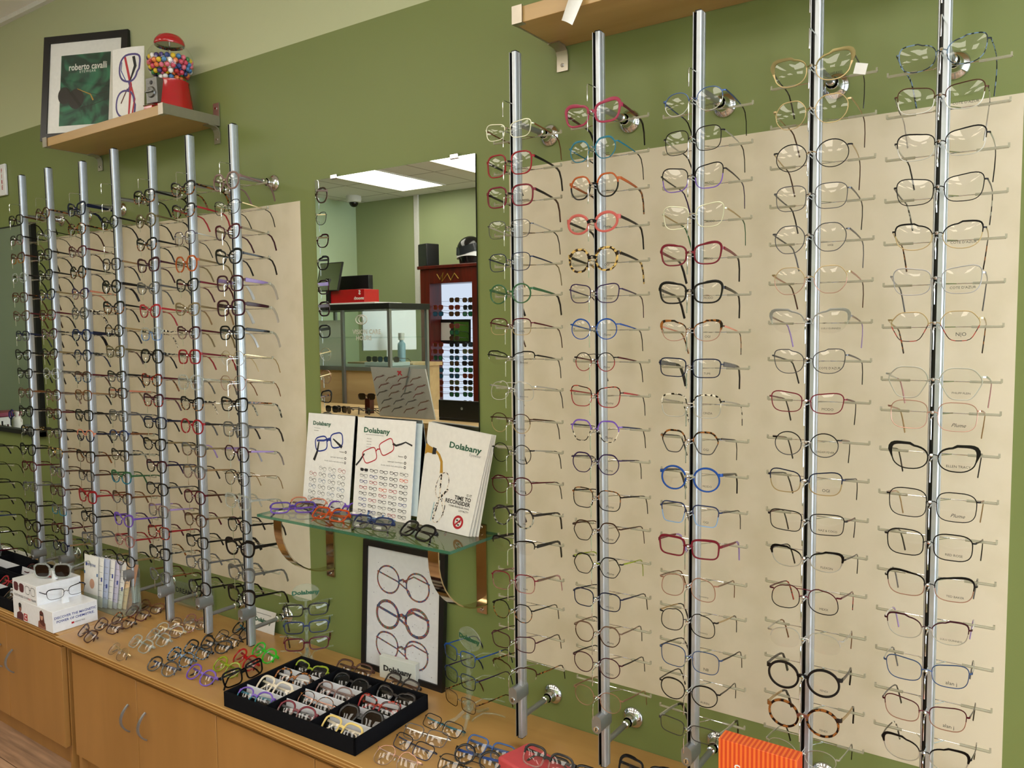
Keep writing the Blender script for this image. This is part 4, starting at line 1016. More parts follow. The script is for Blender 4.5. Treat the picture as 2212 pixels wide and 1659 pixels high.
# ------------------------------------------------------------------ mirrors
M_MIR = pbr('mirror_silver', '#e9f0ea', .0, 1); M_MIR.node_tree.nodes['Principled BSDF'].inputs['Roughness'].default_value = 0
mt = M_MIR.node_tree; 
for lk_ in list(mt.links):
    if lk_.to_socket.name == 'Base Color': mt.links.remove(lk_)
mt.nodes['Principled BSDF'].inputs['Base Color'].default_value = lin('#eef3ee')
mx0, mx1, mz0, mz1 = -1.848, -1.248, H-.50, H+.4455
r = empty('wall_mirror', (mx0, WY, mz0), (0, 0, 0), 'tall frameless wall mirror held by chrome clips above the glass shelf', 'mirror')
mb = MB().box((mx0, WY-.006, mz0), (mx1, WY-.001, mz1), M_BLK); mb.m[2] = mb.mi(M_MIR); o = mb.build('mirror_glass', r, smooth=False); o.location = (-mx0, -WY, -mz0); fixn(o)
for cx_ in (at(725, 383, WY).x, at(985, 345, WY).x):
    o = MB().box((cx_-.014, WY-.010, mz1-.006), (cx_+.014, WY-.001, mz1+.008), M_CHROME).build('clip', r, bevel=.002); o.location = (-mx0, -WY, -mz0)
nx0, nx1, nz0, nz1 = -4.75, -3.585, H-.443, H+.468
r = empty('wall_mirror', (nx0, WY, nz0), (0, 0, 0), 'wide wall mirror with thin black frame behind the poles by the fire alarm', 'mirror')
mb = MB().box((nx0+.02, WY-.008, nz0+.02), (nx1-.02, WY-.001, nz1-.004), M_BLK); mb.m[2] = mb.mi(M_MIR); o = mb.build('mirror_glass', r, smooth=False); o.location = (-nx0, -WY, -nz0); fixn(o)
mb = MB().box((nx0, WY-.022, nz0), (nx0+.02, WY-.001, nz1), M_BLK).box((nx1-.02, WY-.022, nz0), (nx1, WY-.001, nz1), M_BLK).box((nx0, WY-.022, nz0), (nx1, WY-.001, nz0+.02), M_BLK).box((nx0, WY-.012, nz1-.004), (nx1, WY-.001, nz1), M_BLK)
o = mb.build('frame', r, smooth=False); o.location = (-nx0, -WY, -nz0); fixn(o)

# ------------------------------------------------------------------ wooden wall shelves
def wood_shelf(x0, x1, y0, zb, label, ends, th=.030):
    r = empty('wall_shelf', (x0, y0, zb)); tag(r, label, 'shelf', 'maple wall shelves with steel ends')
    mb = MB().box((x0+.003, y0+.002, zb), (x1-.003, WY-.002, zb+th), M_SHELFW); o = mb.build('board', r, bevel=.001); o.location = (-x0, -y0, -zb); fixn(o)
    for e, up_ in ends:
        s_ = 1 if e == x1 else -1; mb = MB()
        a, b = sorted((e, e-s_*.004)); mb.box((a, y0-.002, zb-.001), (b, WY-.002, zb+th+.001), M_NICK)
        a, b = sorted((e, e-s_*.026)); mb.box((a, y0-.004, zb-.002), (b, y0-.001, zb+th+.002), M_NICK); mb.box((a, y0-.002, zb-.002), (b, y0+.012, zb), M_NICK)
        P = [(e-s_*.015, WY-.045, zb-.0015), (e-s_*.015, WY-.018, zb-.0035), (e-s_*.015, WY-.008, zb-.010), (e-s_*.015, WY-.0035, zb-.022), (e-s_*.015, WY-.0035, zb-.056)]
        mb.sweep(P, [(-.0015, -.015), (.0015, -.015), (.0015, .015), (-.0015, .015)], M_NICK, up=Vector((1, 0, 0)))
        if up_: a, b = sorted((e, e-s_*.030)); mb.box((a, WY-.005, zb+th), (b, WY-.002, zb+th+.045), M_NICK)
        o = mb.build('end_bracket', r, angle=30); o.location = (-x0, -y0, -zb); fixn(o)
        for z in ([zb-.042]+([zb+th+.028] if up_ else [])):
            MB().lathe([(0, -.003), (.004, -.003), (.005, 0)], M_CHROME, 12, (e-s_*.015, WY-.0045, z), 'y').build('screw', o)
    return r
ZL = H+.673; wood_shelf(-3.062, -2.300, 1.450, ZL, 'maple wall shelf with steel ends carrying poster and gumball machine', [(-3.062, False), (-2.300, True)])
ZR = H+.657; wood_shelf(-1.003, .95, 1.463, ZR, 'maple wall shelf with steel ends above the poles, orange box side', [(-1.003, False), (.95, False)], .034)
tg = Page(at(1232, -14, 1.455), at(1262, -8, 1.455), at(1236, 54, 1.440), at(1213, 44, 1.440), .03, .06, .003); org = tg.c[0].copy(); tg.c = [p-org for p in tg.c]
mb = MB(); tg.sheet(mb, M_WHITE, .0008); o = mb.build('paper_tag'); o.location = org; fixn(o); tag(o, 'curled white paper tag hanging over the edge of the upper maple shelf', 'tag')

# poster frame on the shelf
def framed(name, label, BL, BR, h, lean, fw, mat_frame, th, W_, cat='framed poster', matte=None):
    """free-standing frame: bottom corners on its support, leaning back by lean (m at the top)"""
    BL, BR = Vector(BL), Vector(BR); ex = (BR-BL).normalized(); back = Vector((-ex.y, ex.x, 0)); hz = math.sqrt(h*h-lean*lean); up = (Vector((0, 0, hz))+back*lean)/h; nrm = ex.cross(up)
    if nrm.dot(back) > 0: nrm = -nrm
    w = (BR-BL).length; r = empty(name, BL, (0, 0, 0), label, cat)
    def bxx(mb, x0, x1, z0, z1, d0, d1, mat):
        vs = [ex*x+up*z-nrm*d for x, z, d in ((x0,z0,d0),(x1,z0,d0),(x1,z0,d1),(x0,z0,d1),(x0,z1,d0),(x1,z1,d0),(x1,z1,d1),(x0,z1,d1))]
        mb.add(vs, [(0,3,2,1),(4,5,6,7),(0,1,5,4),(1,2,6,5),(2,3,7,6),(3,0,4,7)], mat)
    mb = MB(); bxx(mb, 0, fw, 0, h, 0, th, mat_frame); bxx(mb, w-fw, w, 0, h, 0, th, mat_frame); bxx(mb, fw, w-fw, 0, fw, 0, th, mat_frame); bxx(mb, fw, w-fw, h-fw, h, 0, th, mat_frame)
    fixn(mb.build('frame', r, smooth=False))
    mb = MB(); bxx(mb, fw, w-fw, fw, h-fw, .005, .008, matte or M_WHITE); bb = mb.build('backing', r, smooth=False); fixn(bb)
    pg = Page(ex*0+up*h-nrm*.005, ex*w+up*h-nrm*.005, ex*w-nrm*.005, ex*0-nrm*.005, w, h); pg.n = nrm
    gb = MB(); bxx(gb, fw, w-fw, fw, h-fw, .0025, .0035, clear('glazing', '#ffffff', 0, 1.45)); fixn(gb.build('glazing', r, smooth=False))
    return r, pg, w
ZLT = ZL+.0305
fbl = at(86, 300, 1.462); fbl.z = ZLT; fbr = at(266, 245, 1.598); fbr.z = ZLT
fh = (at(97, 76, 1.475).z-ZLT)*1.045
r, pg, w = framed('framed_poster', 'black framed poster of dark sunglasses on green, standing on the gumball shelf', fbl, fbr, fh, .045, .026, M_BLK, .018, .34)
m, n, l = nodes('green_poster'); b = n['Principled BSDF']; tc = n.new('ShaderNodeTexCoord'); nz = n.new('ShaderNodeTexNoise'); nz.inputs['Scale'].default_value = 9; nz.inputs['Distortion'].default_value = 2.2
cr = n.new('ShaderNodeValToRGB'); cr.color_ramp.elements[0].position = .38; cr.color_ramp.elements[0].color = lin('#123328'); cr.color_ramp.elements[1].position = .68; cr.color_ramp.elements[1].color = lin('#2f7a5a')
l.new(tc.outputs['Object'], nz.inputs['Vector']); l.new(nz.outputs['Fac'], cr.inputs[0]); l.new(cr.outputs[0], b.inputs['Base Color'])
pb_ = MB(); px0, px1, py0, py1 = w*.21, w*.80, fh*.19, fh*.865
pg.quad(pb_, px0, py0, px1, py1, m)
pw = px1-px0
pg.text(pb_, 'roberto cavalli', (px0+px1)/2+.01, py0+.048, pw*.165, M_WHITE, e=.0008, sx=.8, bold=.0006); pg.text(pb_, 'EYEWEAR', (px0+px1)/2+.01, py0+.066, pw*.062, M_WHITE, e=.0008, space=1.3)
I_DK = pbr('ink_dark_brown', '#17110e', .4)
pg.poly(pb_, [(px0+pw*(.03+.13*(math.cos(a))+.06), py0+.150+.032*math.sin(a)) for a in [2*PI*k/18 for k in range(18)]], I_DK, .0006)
pg.poly(pb_, [(px0+pw*(.33+.16*math.cos(a)), py0+.165+.038*math.sin(a)) for a in [2*PI*k/18 for k in range(18)]], I_DK, .0006)
pg.line(pb_, [(px0+pw*.35, py0+.128), (px0+pw*.48, py0+.140), (px0+pw*.62, py0+.152), (px0+pw*.68, py0+.175)], [.002, .003, .004, .006], I_GLD, e=.0008)
pg.line(pb_, [(px0+pw*.48, py0+.142), (px0+pw*.75, py0+.155), (px0+pw*.99, py0+.146)], .002, I_DK, e=.0007); pg.line(pb_, [(px0+pw*.4, py0+.2), (px0+pw*.7, py0+.19), (px0+pw*.98, py0+.172)], .002, I_DK, e=.0007)
pb_.build('poster', r, smooth=False)
# white card with upright glasses picture
cbl = at(243, 262, 1.500); cbr = at(311, 246, 1.545); cbl.z = cbr.z = ZLT
hh = at(243, 108, 1.51).z-ZLT
r, pg = board('picture_card', 'white curved card with red and blue glasses picture beside the gumball machine', cbl+Vector((0, .012, hh)), cbr+Vector((-.002, .012, hh+.004)), cbr, cbl, .12, .24, 'card', None, .0015, .006)
pb_ = MB()
pg.specs(pb_, .060, .122, .205, I_PUR, None, PI/2+.12, 'cat', .0062, False, .85)
pg.line(pb_, [(.084, .03), (.090, .06), (.072, .105)], [.010, .010, .005], INK); pg.line(pb_, [(.052, .03), (.074, .12), (.066, .215)], [.008, .009, .006], I_RED)
pg.line(pb_, [(.076, .125), (.088, .165), (.078, .215)], .0055, I_RED); pg.line(pb_, [(.040, .045), (.036, .07), (.058, .11)], .003, I_BLU); pg.line(pb_, [(.036, .175), (.050, .150), (.062, .13)], .004, I_BRN)
pb_.build('printed_picture', r, smooth=False)
# gumball machine
gx, gy = at(368, 150, 1.565).x, 1.565
r = empty('gumball_machine', (gx, gy, ZLT), (0, 0, .12), 'red gumball machine with glass globe of coloured gumballs on the maple shelf', 'gumball machine')
mb = MB(); pr = [(.070, 0), (.072, .004), (.069, .02), (.062, .07), (.056, .106), (.057, .112), (.050, .116), (0, .116)]
vs = []; mb.lathe(pr, M_RED, 36); fixn(mb.build('base', r))
M_GLOBE = clear('globe_glass', '#ffffff', .0, 1.45)
RG = .0735; zg = .110+.066
mb = MB(); mb.lathe([(RG*math.sin(a), zg-RG*math.cos(a)*.96) for a in [PI*(.19+.62*i/16) for i in range(17)]], M_GLOBE, 36); mb.build('globe', r)
mb = MB(); mb.lathe([(0, .004), (.040, .004), (.046, -.002), (.048, .002), (.046, .014), (.036, .027), (.020, .034), (0, .036)], M_RED, 32, (0, 0, zg+.056), matf=lambda q: M_CHROME if q < 2 else M_RED); o = mb.build('lid', r); fixn(o)
MB().tube([(0, 0, .112), (0, 0, zg+.06)], .003, M_CHROME, 8).build('spindle', r)
mb = MB(); M_PEW = pbr('pewter', '#7f7f7d', .35, .9, .5, 0, .8, 260)
mb.box((-.026, -.076, .030), (.026, -.050, .110), M_PEW); mb.lathe([(0, -.083), (.016, -.081), (.018, -.076)], M_PEW, 20, (0, 0, .064), 'y'); mb.box((-.017, -.088, .0615), (.017, -.080, .0665), M_PEW)
mb.lathe([(0, -.078), (.006, -.078), (.007, -.075)], M_BLK, 12, (0, 0, .094), 'y')
o = mb.build('coin_mechanism', r, bevel=.001); fixn(o)
mb = MB().box((-.020, -.092, 0), (.020, -.055, .018), M_RED).box((-.022, -.094, .018), (.022, -.070, .021), M_CHROME); o = mb.build('dispensing_chute', r, bevel=.003); fixn(o)
gc = ['#d8b81c', '#2a3a78', '#c9405a', '#2f7a3c', '#3a78b0', '#e07a3a', '#e8e6e0', '#3a2a6a', '#d86a80', '#b01c24']
gms = [pbr('gumball_'+c[1:], c, .3) for c in gc]; gme = [MB().ball((0, 0, 0), .0082, m_, 12).mesh('gumball') for m_ in gms]
cnt = 0; zz = .124
while zz < zg+.010:
    rr = math.sqrt(max(0, (RG-.0095)**2-((zz-zg)/.96)**2)); off = random.random()
    for ringr in ([rr, rr-.0165] if rr > .03 else [rr]):
        if ringr < .012: continue
        k = int(2*PI*ringr/.0172)
        for i in range(k):
            a = 2*PI*(i+off)/k
            inst('gumball', random.choice(gme), None, Vector((gx, gy, ZLT))+Vector((ringr*math.cos(a), ringr*math.sin(a), zz+random.uniform(-.001, .001))))
            cnt += 1
    zz += .0148
for o in [o for o in C.objects if o.name.startswith('gumball') and o.parent is None and o.type == 'MESH']:
    cn = {'#d8b81c': 'yellow', '#2a3a78': 'navy', '#c9405a': 'crimson', '#2f7a3c': 'green', '#3a78b0': 'blue', '#e07a3a': 'orange', '#e8e6e0': 'white', '#3a2a6a': 'purple', '#d86a80': 'pink', '#b01c24': 'red'}['#'+o.data.materials[0].name.split('_')[1]]
    tag(o, '%s gumball among the coloured gumballs in the glass globe' % cn, 'gumball', '%s gumballs in the glass globe' % cn)
# fire alarm
xr_ = at(11, 390, WY-.012).x; xl_ = at(4.5, 390, WY-.012).x
r = empty('fire_alarm', (xr_-.065, WY, H+.605), (0, 0, 0), 'white wall alarm with red FIRE lettering above the black-framed mirror', 'fire alarm')
o = MB().box((-.065, -.012, 0), (.065, -.001, .135), M_WHITEG).build('housing', r, bevel=.003)
for i, ch in enumerate('FIRE'): letter(ch, .024, I_RED, r, (xl_-xr_+.065, -.0128, .105-i*.024), UPR, 'lettering', bold=.0006)

# ------------------------------------------------------------------ framed picture under the glass shelf
ft = H-.612-ZC
r, pg, w = framed('framed_print', 'black framed print of three paint-splashed glasses leaning under the glass shelf', (-1.672, 1.612, ZC+.0005), (-1.362, 1.612, ZC+.0005), ft, .022, .017, M_BLK, .014, .31, matte=pbr('print_paper', '#d9d9dc', .5))
pb_ = MB()
for k, (yy, sh_) in enumerate(((.105, 'round'), (.205, 'round'), (.295, 'panto'))):
    pg.specs(pb_, w*.5, yy*ft/.375, .20, I_WC, I_WC, .04, sh_, .0085 if k == 1 else .0052, True, .92)
    for _ in range(26):
        x, y = w*.5+random.uniform(-.12, .12), yy*ft/.375+random.uniform(-.055, .05); rr = random.uniform(.0004, .0014)
        pg.poly(pb_, [(x+rr*math.cos(a), y+rr*math.sin(a)) for a in (0, 1.3, 2.5, 3.8, 5)], random.choice((INK, I_BRN, I_PUR)), .0006)
pb_.build('printed_picture', r, smooth=False)
# block sign and card sign
bx0 = atz(820, 1462, ZC); bx1 = atz(898, 1484, ZC); bh = at(820, 1416, bx0.y).z-ZC
M_FROST = clear('frosted_acrylic', '#dcded6', .75, 1.45, .15, '#eef2ea')
r = empty('sign_block', bx0, (0, 0, math.atan2(bx1.y-bx0.y, bx1.x-bx0.x)), 'thick clear block sign with dark lettering in front of the framed print', 'sign')
wb = (bx1-bx0).length; o = MB().box((0, 0, 0), (wb, .018, bh), M_FROST).build('block', r, bevel=.001); letter('Dolabany', .022, INK, r, (wb/2, -.0006, bh*.48), UPR, 'lettering', bold=.0009, sx=1.2)
a = Vector((-2.196, 1.628, ZC+.0005)); b2 = Vector((-2.086, 1.628, ZC+.0005)); hh = at(604, 1331, 1.63).z-ZC
r, pg = board('sign_card', 'small white lettered card propped against wall behind the first gumball side pole', a+Vector((0, .012, hh)), b2+Vector((0, .012, hh)), b2, a, .11, hh, 'sign', None, .002)
pb_ = MB(); pg.text(pb_, 'Dolabany', .050, hh*.50, .018, I_GR, bold=.0008, sx=1.2); pg.line(pb_, [(.015, hh*.2), (.09, hh*.2)], .002, I_GY); pb_.build('lettering', r, smooth=False)
# clear signs by the wall
p = at(382, 1296, 1.628); r = empty('acrylic_sign', (p.x-.04, 1.628, ZC), (0, 0, 0), 'clear acrylic block sign with small dark capitals behind third gumball side pole', 'sign')
MB().box((0, 0, 0), (.25, .012, .085), M_ACR2).build('block', r, bevel=.001); letter('DREAM FEVER', .026, INK, r, (.13, -.0006, .055), UPR, 'lettering', bold=.0004, sx=1.15)
p = at(104, 1215, 1.60); r = empty('acrylic_sign', (p.x-.06, 1.60, ZC), (0, 0, 0), 'clear acrylic block sign with a round letter e behind the seventh pole', 'sign')
MB().box((0, 0, 0), (.30, .014, .11), M_ACR2).build('block', r, bevel=.001); letter('e', .05, I_GY, r, (.10, -.0006, .06), UPR, 'lettering'); letter('e', .05, I_GY, r, (.22, -.0006, .06), UPR, 'lettering')

# ------------------------------------------------------------------ loose glasses
def lie(L, R, Z, S, label, group, tilt=49, folded=True, name='eyeglasses', lift=None, dyaw=0):
    """a pair whose two lens centres appear at pixels L and R lying at height Z"""
    p, q = atz(L[0], L[1], Z+.012), atz(R[0], R[1], Z+.012); mid = (p+q)/2; yaw = math.atan2(q.y-p.y, q.x-p.x)+dyaw
    a = math.radians(tilt); h = S['h']/1000; z = Z+max(.65*h*math.cos(a)+.0035, .017*math.sin(a)+.002) if lift is None else Z+lift
    # shift so that the lens centre, not the bridge, is at the pixel
    off = -.15*h*math.sin(a); mid = mid - Vector((-math.sin(yaw), math.cos(yaw), 0))*off
    rot = (Matrix.Rotation(yaw, 3, 'Z') @ Matrix.Rotation(-a, 3, 'X')).to_euler()
    return eyeglasses(S, (mid.x, mid.y, z), rot, label, group, folded, name=name)
G1 = 'folded eyeglasses loose on the worktop'
LC = [
 ((178,1363),(196,1378),('bfly',47,36,2.2,'BR','BR','BR','BR'),'dark brown folded glasses nearest the white box display'),
 ((218,1351),(245,1359),('bfly',48,38,2.0,'BR','mb','BR','K'),'brown folded glasses second out from the white box display'),
 ((250,1337),(279,1349),('cat',48,38,2.0,'T','BR','BR','BR'),'tortoise folded glasses behind the two pairs nearest the white box'),
 ((284,1322),(307,1331),('sq',48,38,2.2,'BR','BU','BR','BR'),'dark tortoise folded glasses by the foot of the third gumball side pole'),
 ((310,1309),(340,1317),('cat',48,38,2.0,'BR2','BR','BR2','BR'),'brown folded glasses touching the third gumball side pole foot'),
 ((245,1403),(265,1417),('oct',47,38,1.2,'mg','cb','mg','cg'),'gold-bridged clear folded glasses near the worktop edge'),
 ((290,1386),(316,1400),('sq',48,38,2.4,'cl','cl','cl','cl'),'clear crystal folded glasses next to the gold-bridged clear pair'),
 ((327,1372),(354,1386),('sq',48,38,2.4,'cl','cl','cl','cl'),'clear crystal folded glasses with pale lenses, second in the clear row'),
 ((351,1360),(379,1367),('panto',48,38,2.2,'cl','cb','mg','cl'),'champagne clear folded glasses, third in the clear row'),
 ((380,1349),(405,1355),('panto',48,38,2.0,'cb','cp','mg','cl'),'pinkish clear folded glasses, fourth in the clear row'),
 ((411,1341),(433,1349),('panto',48,38,2.0,'cp','cl','mg','cl'),'pale pink clear folded glasses, last in the clear row'),
 ((334,1437),(365,1448),('panto',49,40,2.6,'K2','cg','N2','N2'),'dark-rimmed folded glasses with navy temples, closest to worktop edge beside purple pair'),
 ((376,1416),(401,1428),('panto',49,40,2.6,'TB','TB','TB','TB'),'blue mottled folded glasses behind the navy-templed pair'),
 ((411,1399),(440,1412),('sq',49,40,2.6,'K','TB','TB','K'),'black folded glasses with blue mottled temples'),
 ((451,1391),(477,1399),('cat',49,38,2.8,'K','K','K','K'),'black folded cat glasses in the black row'),
 ((477,1376),(506,1388),('sq',49,40,1.6,'mk','mk','mk','K'),'black wire folded glasses in the black row'),
 ((512,1356),(530,1372),('panto',47,38,2.6,'K','K','TL','TL'),'black folded glasses with teal temples behind first gumball side pole'),
 ((418,1454),(448,1468),('panto',49,40,2.8,'PU2','PU2','PU2','K'),'bright purple folded glasses'),
 ((473,1436),(505,1452),('round',46,40,3.2,'cY','cY','cY','cY'),'lime yellow folded glasses'),
 ((514,1418),(543,1439),('panto',49,42,3.0,'cR','cR','R','R'),'translucent red folded glasses'),
 ((554,1403),(585,1423),('panto',48,40,3.2,'cG','cG','cG','cG'),'neon green folded glasses'),
 ((745,1443),(781,1453),('sq',49,38,3.0,'BR','cb','BR','BR'),'brown folded glasses behind the big black tray'),
 ((848,1473),(883,1488),('sq',49,38,3.0,'K2','K2','BR','BR'),'dark brown folded glasses in front of the clear block sign'),
 ((934,1560),(975,1577),('rect',50,32,1.5,'mk','mk','TL','K'),'dark wire folded glasses with teal temples below the acrylic stand'),
 ((894,1583),(941,1597),('rect',50,34,1.4,'md','md','ms','TN'),'silver wire folded glasses between the teal pair and navy pair'),
 ((868,1603),(915,1625),('rect',50,34,1.6,'mk','mn','N2','K'),'black wire folded glasses with navy temples'),
 ((831,1635),(879,1654),('avi',50,44,1.3,'mr','mt','mt','mt'),'rose wire round folded glasses beside the big black tray corner'),
 ((1033,1612),(1081,1628),('rect',50,36,2.0,'B2','B2','B2','N'),'steel blue folded glasses'),
 ((1004,1632),(1058,1648),('round',46,38,3.0,'K','K','B','K'),'black round folded glasses with blue temples'),
 ((973,1654),(1016,1668),('sq',48,38,1.4,'mk','mk','mk','K'),'thin dark wire folded glasses cut by the picture edge'),
 ((1211,1663),(1255,1677),('sq',50,36,3.0,'K','K','K','K'),'black folded glasses beside the pink case, cut by picture edge'),
 ((1372,1664),(1415,1679),('bfly',50,36,3.0,'K','K','K','K'),'black folded glasses under the second orange box side pole'),
]
for L, R, a, lab in LC: lie(L, R, ZC, spec(*a), lab, G1)
# big black glasses leaning on the tray's short side
lie((502,1478),(552,1455), ZC, spec('rect', 52, 38, 3.0, 'K'), 'large black wraparound glasses leaning on the short side of the big tray', G1, tilt=15, lift=.034, dyaw=0)
# pink case with a pair on it
p = atz(1140, 1648, ZC+.0); r = MB().box((-.075, -.06, 0), (.075, .035, .030), pbr('coral_case', '#c94a50', .5)).build('glasses_case', bevel=.006); r.location = (p.x+.045, p.y-.02, ZC+.0005); r.rotation_euler = (0, 0, -.25)
tag(r, 'coral pink glasses case with a pair lying on its lid', 'glasses case')
lie((1158,1640),(1205,1658), ZC+.030, spec('sq', 48, 38, 3.0, 'K', 'cp', 'K', 'K'), 'black and clear folded glasses lying on the coral case', G1, tilt=40)
# pairs on the glass shelf
G2 = 'folded eyeglasses on the glass shelf'
LS = [((647,1087),(680,1090),('sq',49,36,2.0,'SP','cb','cb','SP'),'pale copper clear folded glasses behind the purple pair, end of glass shelf'),
 ((614,1098),(649,1097),('rect',49,34,2.6,'cP','PU2','PU2','N'),'purple and clear folded glasses at the far end of glass shelf'),
 ((693,1109),(731,1115),('rect',49,34,3.0,'cO','cO','OR','cO'),'translucent orange folded glasses on the glass shelf'),
 ((729,1097),(765,1101),('rect',50,36,2.8,'PU2','cP','PU','PU'),'violet grey folded glasses behind the orange pair'),
 ((816,1110),(857,1114),('rect',50,36,2.8,'N2','cu','B2','N2'),'navy and blue folded glasses in the middle of glass shelf'),
 ((782,1128),(824,1134),('rect',49,36,2.8,'N2','cg','N2','K2'),'slate and clear folded glasses at the front edge of glass shelf'),
 ((880,1143),(921,1156),('sq',50,40,3.6,'K','K','K','K'),'thick black folded glasses with lilac lenses on the glass shelf'),
 ((918,1119),(960,1133),('bfly',50,36,3.6,'GY','GY','T','T'),'thick matt grey folded glasses in front of the brochure')]
for L, R, a, lab in LS: lie(L, R, ZS, spec(*a), lab, G2, tilt=50)

# ------------------------------------------------------------------ trays
M_VEL = pbr('black_velvet', '#0a0b10', .95, 0, .1); M_SATIN = pbr('white_satin', '#dfe0e6', .35)
def tray(org, yaw, W_, D_, cols, rows, label, hgt=.040):
    r = empty('display_tray', org, (0, 0, yaw), label, 'tray', 'black frame trays on the worktops')
    mb = MB(); t = .006
    mb.box((0, 0, 0), (W_, D_, .003), M_VEL).box((0, 0, 0), (W_, t, hgt), M_VEL).box((0, D_-t, 0), (W_, D_, hgt), M_VEL).box((0, 0, 0), (t, D_, hgt), M_VEL).box((W_-t, 0, 0), (W_, D_, hgt), M_VEL)
    fixn(mb.build('tray_box', r, smooth=False, bevel=.001))
    for i in range(1, cols):
        x = W_*i/cols; fixn(MB().box((x-.002, t, .003), (x+.002, D_-t, hgt-.002), M_VEL).build('divider', r))
    for i in range(cols):
        for j in range(1, rows):
            x0, x1 = W_*i/cols+.004, W_*(i+1)/cols-.004; y = t+(D_-2*t)*j/rows
            mb = MB(); mb.prism([(x0, y-.004, .003), (x0, y+.030, .004), (x0, y+.006, hgt-.010), (x0, y+.001, hgt-.006)], (x1-x0, 0, 0), M_SATIN)
            fixn(mb.build('rest_bar', r, bevel=.0008))
    return r
org = Vector((-1.797, 1.236, ZC+.0005)); yaw = math.atan2(.016, .473); TW_, TD_ = .473, .270
tray(org, yaw, TW_, TD_, 3, 4, 'large black velvet tray with three columns of frames on white bars')
TG_ = [[('panto',46,36,2.4,'PU2','TL','TL','K'),('sq',50,42,3.6,'CR','CR','CR','CR'),('panto',48,42,3.2,'T','T','W','T'),('bfly',47,34,2.0,'cY','K','K','K')],
 [('panto',48,40,2.8,'BU2','TP','GY','BU'),('panto',50,42,1.4,'T','mr','mr','T'),('panto',48,42,2.2,'TP','cp','TP','TP'),('panto',50,38,3.0,'K','K','K','K')],
 [('sq',50,38,3.0,'YE','YE','CR','CR'),('hexf',52,44,4.2,'K','K','K','K'),('bfly',49,38,2.8,'TR','R','TR','R'),('cat',49,34,2.8,'K2','GY','K2','GY')]]
TN_ = [['violet and teal glasses','cream thick glasses','white and tortoise glasses','yellow-green and black glasses'],['burgundy and grey round glasses','thin tortoise and rose glasses','mauve clear glasses','black sunglasses'],['butter yellow glasses','heavy black sunglasses','red tortoise glasses','dark grey glasses']]
cn_ = ['column beside loose glasses', 'middle column', 'column beside clear stand']; rn_ = ['front', 'second', 'third', 'back']
for i in range(3):
    for j in range(4):
        x = TW_*(i+.5)/3; y = .006+(TD_-.012)*(j+.5)/4
        S = spec(*TG_[i][j]); p = org+Vector((x*math.cos(yaw)-y*math.sin(yaw), x*math.sin(yaw)+y*math.cos(yaw), .034))
        sun = 'sunglasses' in TN_[i][j]
        if sun: S['lensm'] = M_LENSD if i == 2 else M_LENSK
        rot = (Matrix.Rotation(yaw+random.uniform(-.08, .08), 3, 'Z') @ Matrix.Rotation(-math.radians(50), 3, 'X')).to_euler()
        eyeglasses(S, p, rot, '%s in the %s cell of the big tray, %s' % (TN_[i][j], rn_[j], cn_[i]), 'frames in the big black tray', True, name='sunglasses' if sun else 'eyeglasses')
o1 = Vector((-3.64, 1.255, ZC+.0005)); tray(o1, 0, .60, .150, 3, 2, 'black velvet tray with white bars next to the white box display, front one')
o2 = Vector((-3.94, 1.415, ZC+.0005)); tray(o2, 0, .66, .14, 3, 2, 'black velvet tray with white bars by the framed mirror, rear one')
for k, (x, y, a, lb) in enumerate(((-3.13, 1.30, ('sq',48,38,2.4,'cb','cb','cb','cb'), 'clear brown glasses in front cell of the front black tray'), (-3.13, 1.365, ('round',46,38,2.0,'md','md','md','md'), 'grey wire glasses in rear cell of the front black tray'),
     (-3.33, 1.365, ('cat',48,36,2.4,'R2','R2','R2','R2'), 'red glasses in the front black tray'), (-3.42, 1.50, ('sq',48,36,2.4,'BU','BU','BU','BU'), 'dark red glasses in the rear black tray'))):
    eyeglasses(spec(*a), (x, y, ZC+.034), (-math.radians(50), 0, 0), lb, 'frames in the small black trays', True)
o = MB().prism([(x, y, 0) for x, y in ([(-.9, 0), (0, 0)]+[(.05*math.sin(a), .05-.05*math.cos(a)) for a in (PI/5, 2*PI/5, 3*PI/5, 4*PI/5)]+[(0, .10), (-.9, .10)])], (0, 0, .006), M_WHITE).build('desk_mat', bevel=.001); p = atz(62, 1200, ZC); o.location = (p.x, 1.54, ZC+.0005); fixn(o); tag(o, 'white round-ended mat behind the small black trays', 'mat')

# ------------------------------------------------------------------ white two-tier display
cx0, cx1, cy0, cy1 = -2.992, -2.712, 1.236, 1.384
zt1 = at(110, 1322, cy0).z; ux1 = at(78.5, 1290, cy0).x; zt2 = at(78, 1268, cy0).z
r = empty('display_box', (cx0, cy0, ZC+.0005)); tag(r, 'white two-tier box display with printed slogans on the worktop joint', 'display box')
def inr(mb, name, **k):
    o = mb.build(name, r, **k); o.location = (-cx0, -cy0, -ZC-.0005); return o
fixn(inr(MB().box((cx0, cy0, ZC+.0005), (cx1, cy1, zt1), M_WHITEG), 'lower_tier', bevel=.001))
fixn(inr(MB().box((cx0, cy0+.001, zt1), (ux1, cy1, zt2), M_WHITEG), 'upper_tier', bevel=.001))
pg = Page((cx1, cy0, zt1), (cx1, cy1, zt1), (cx1, cy1, ZC), (cx1, cy0, ZC), cy1-cy0, zt1-ZC); hh = zt1-ZC; ww = cy1-cy0
mb = MB(); pg.text(mb, 'DISCOVER THE MAGNETIC', ww/2, hh*.33, .0115, I_BLU, bold=.0002); pg.text(mb, 'POWER OF CHEMISTRIE.', ww/2, hh*.52, .0115, I_BLU, bold=.0002)
pg.quad(mb, ww*.40, hh*.70, ww*.46, hh*.79, I_RED, .0005); pg.text(mb, 'HEMISTRIE', ww*.59, hh*.75, .0072, INK)
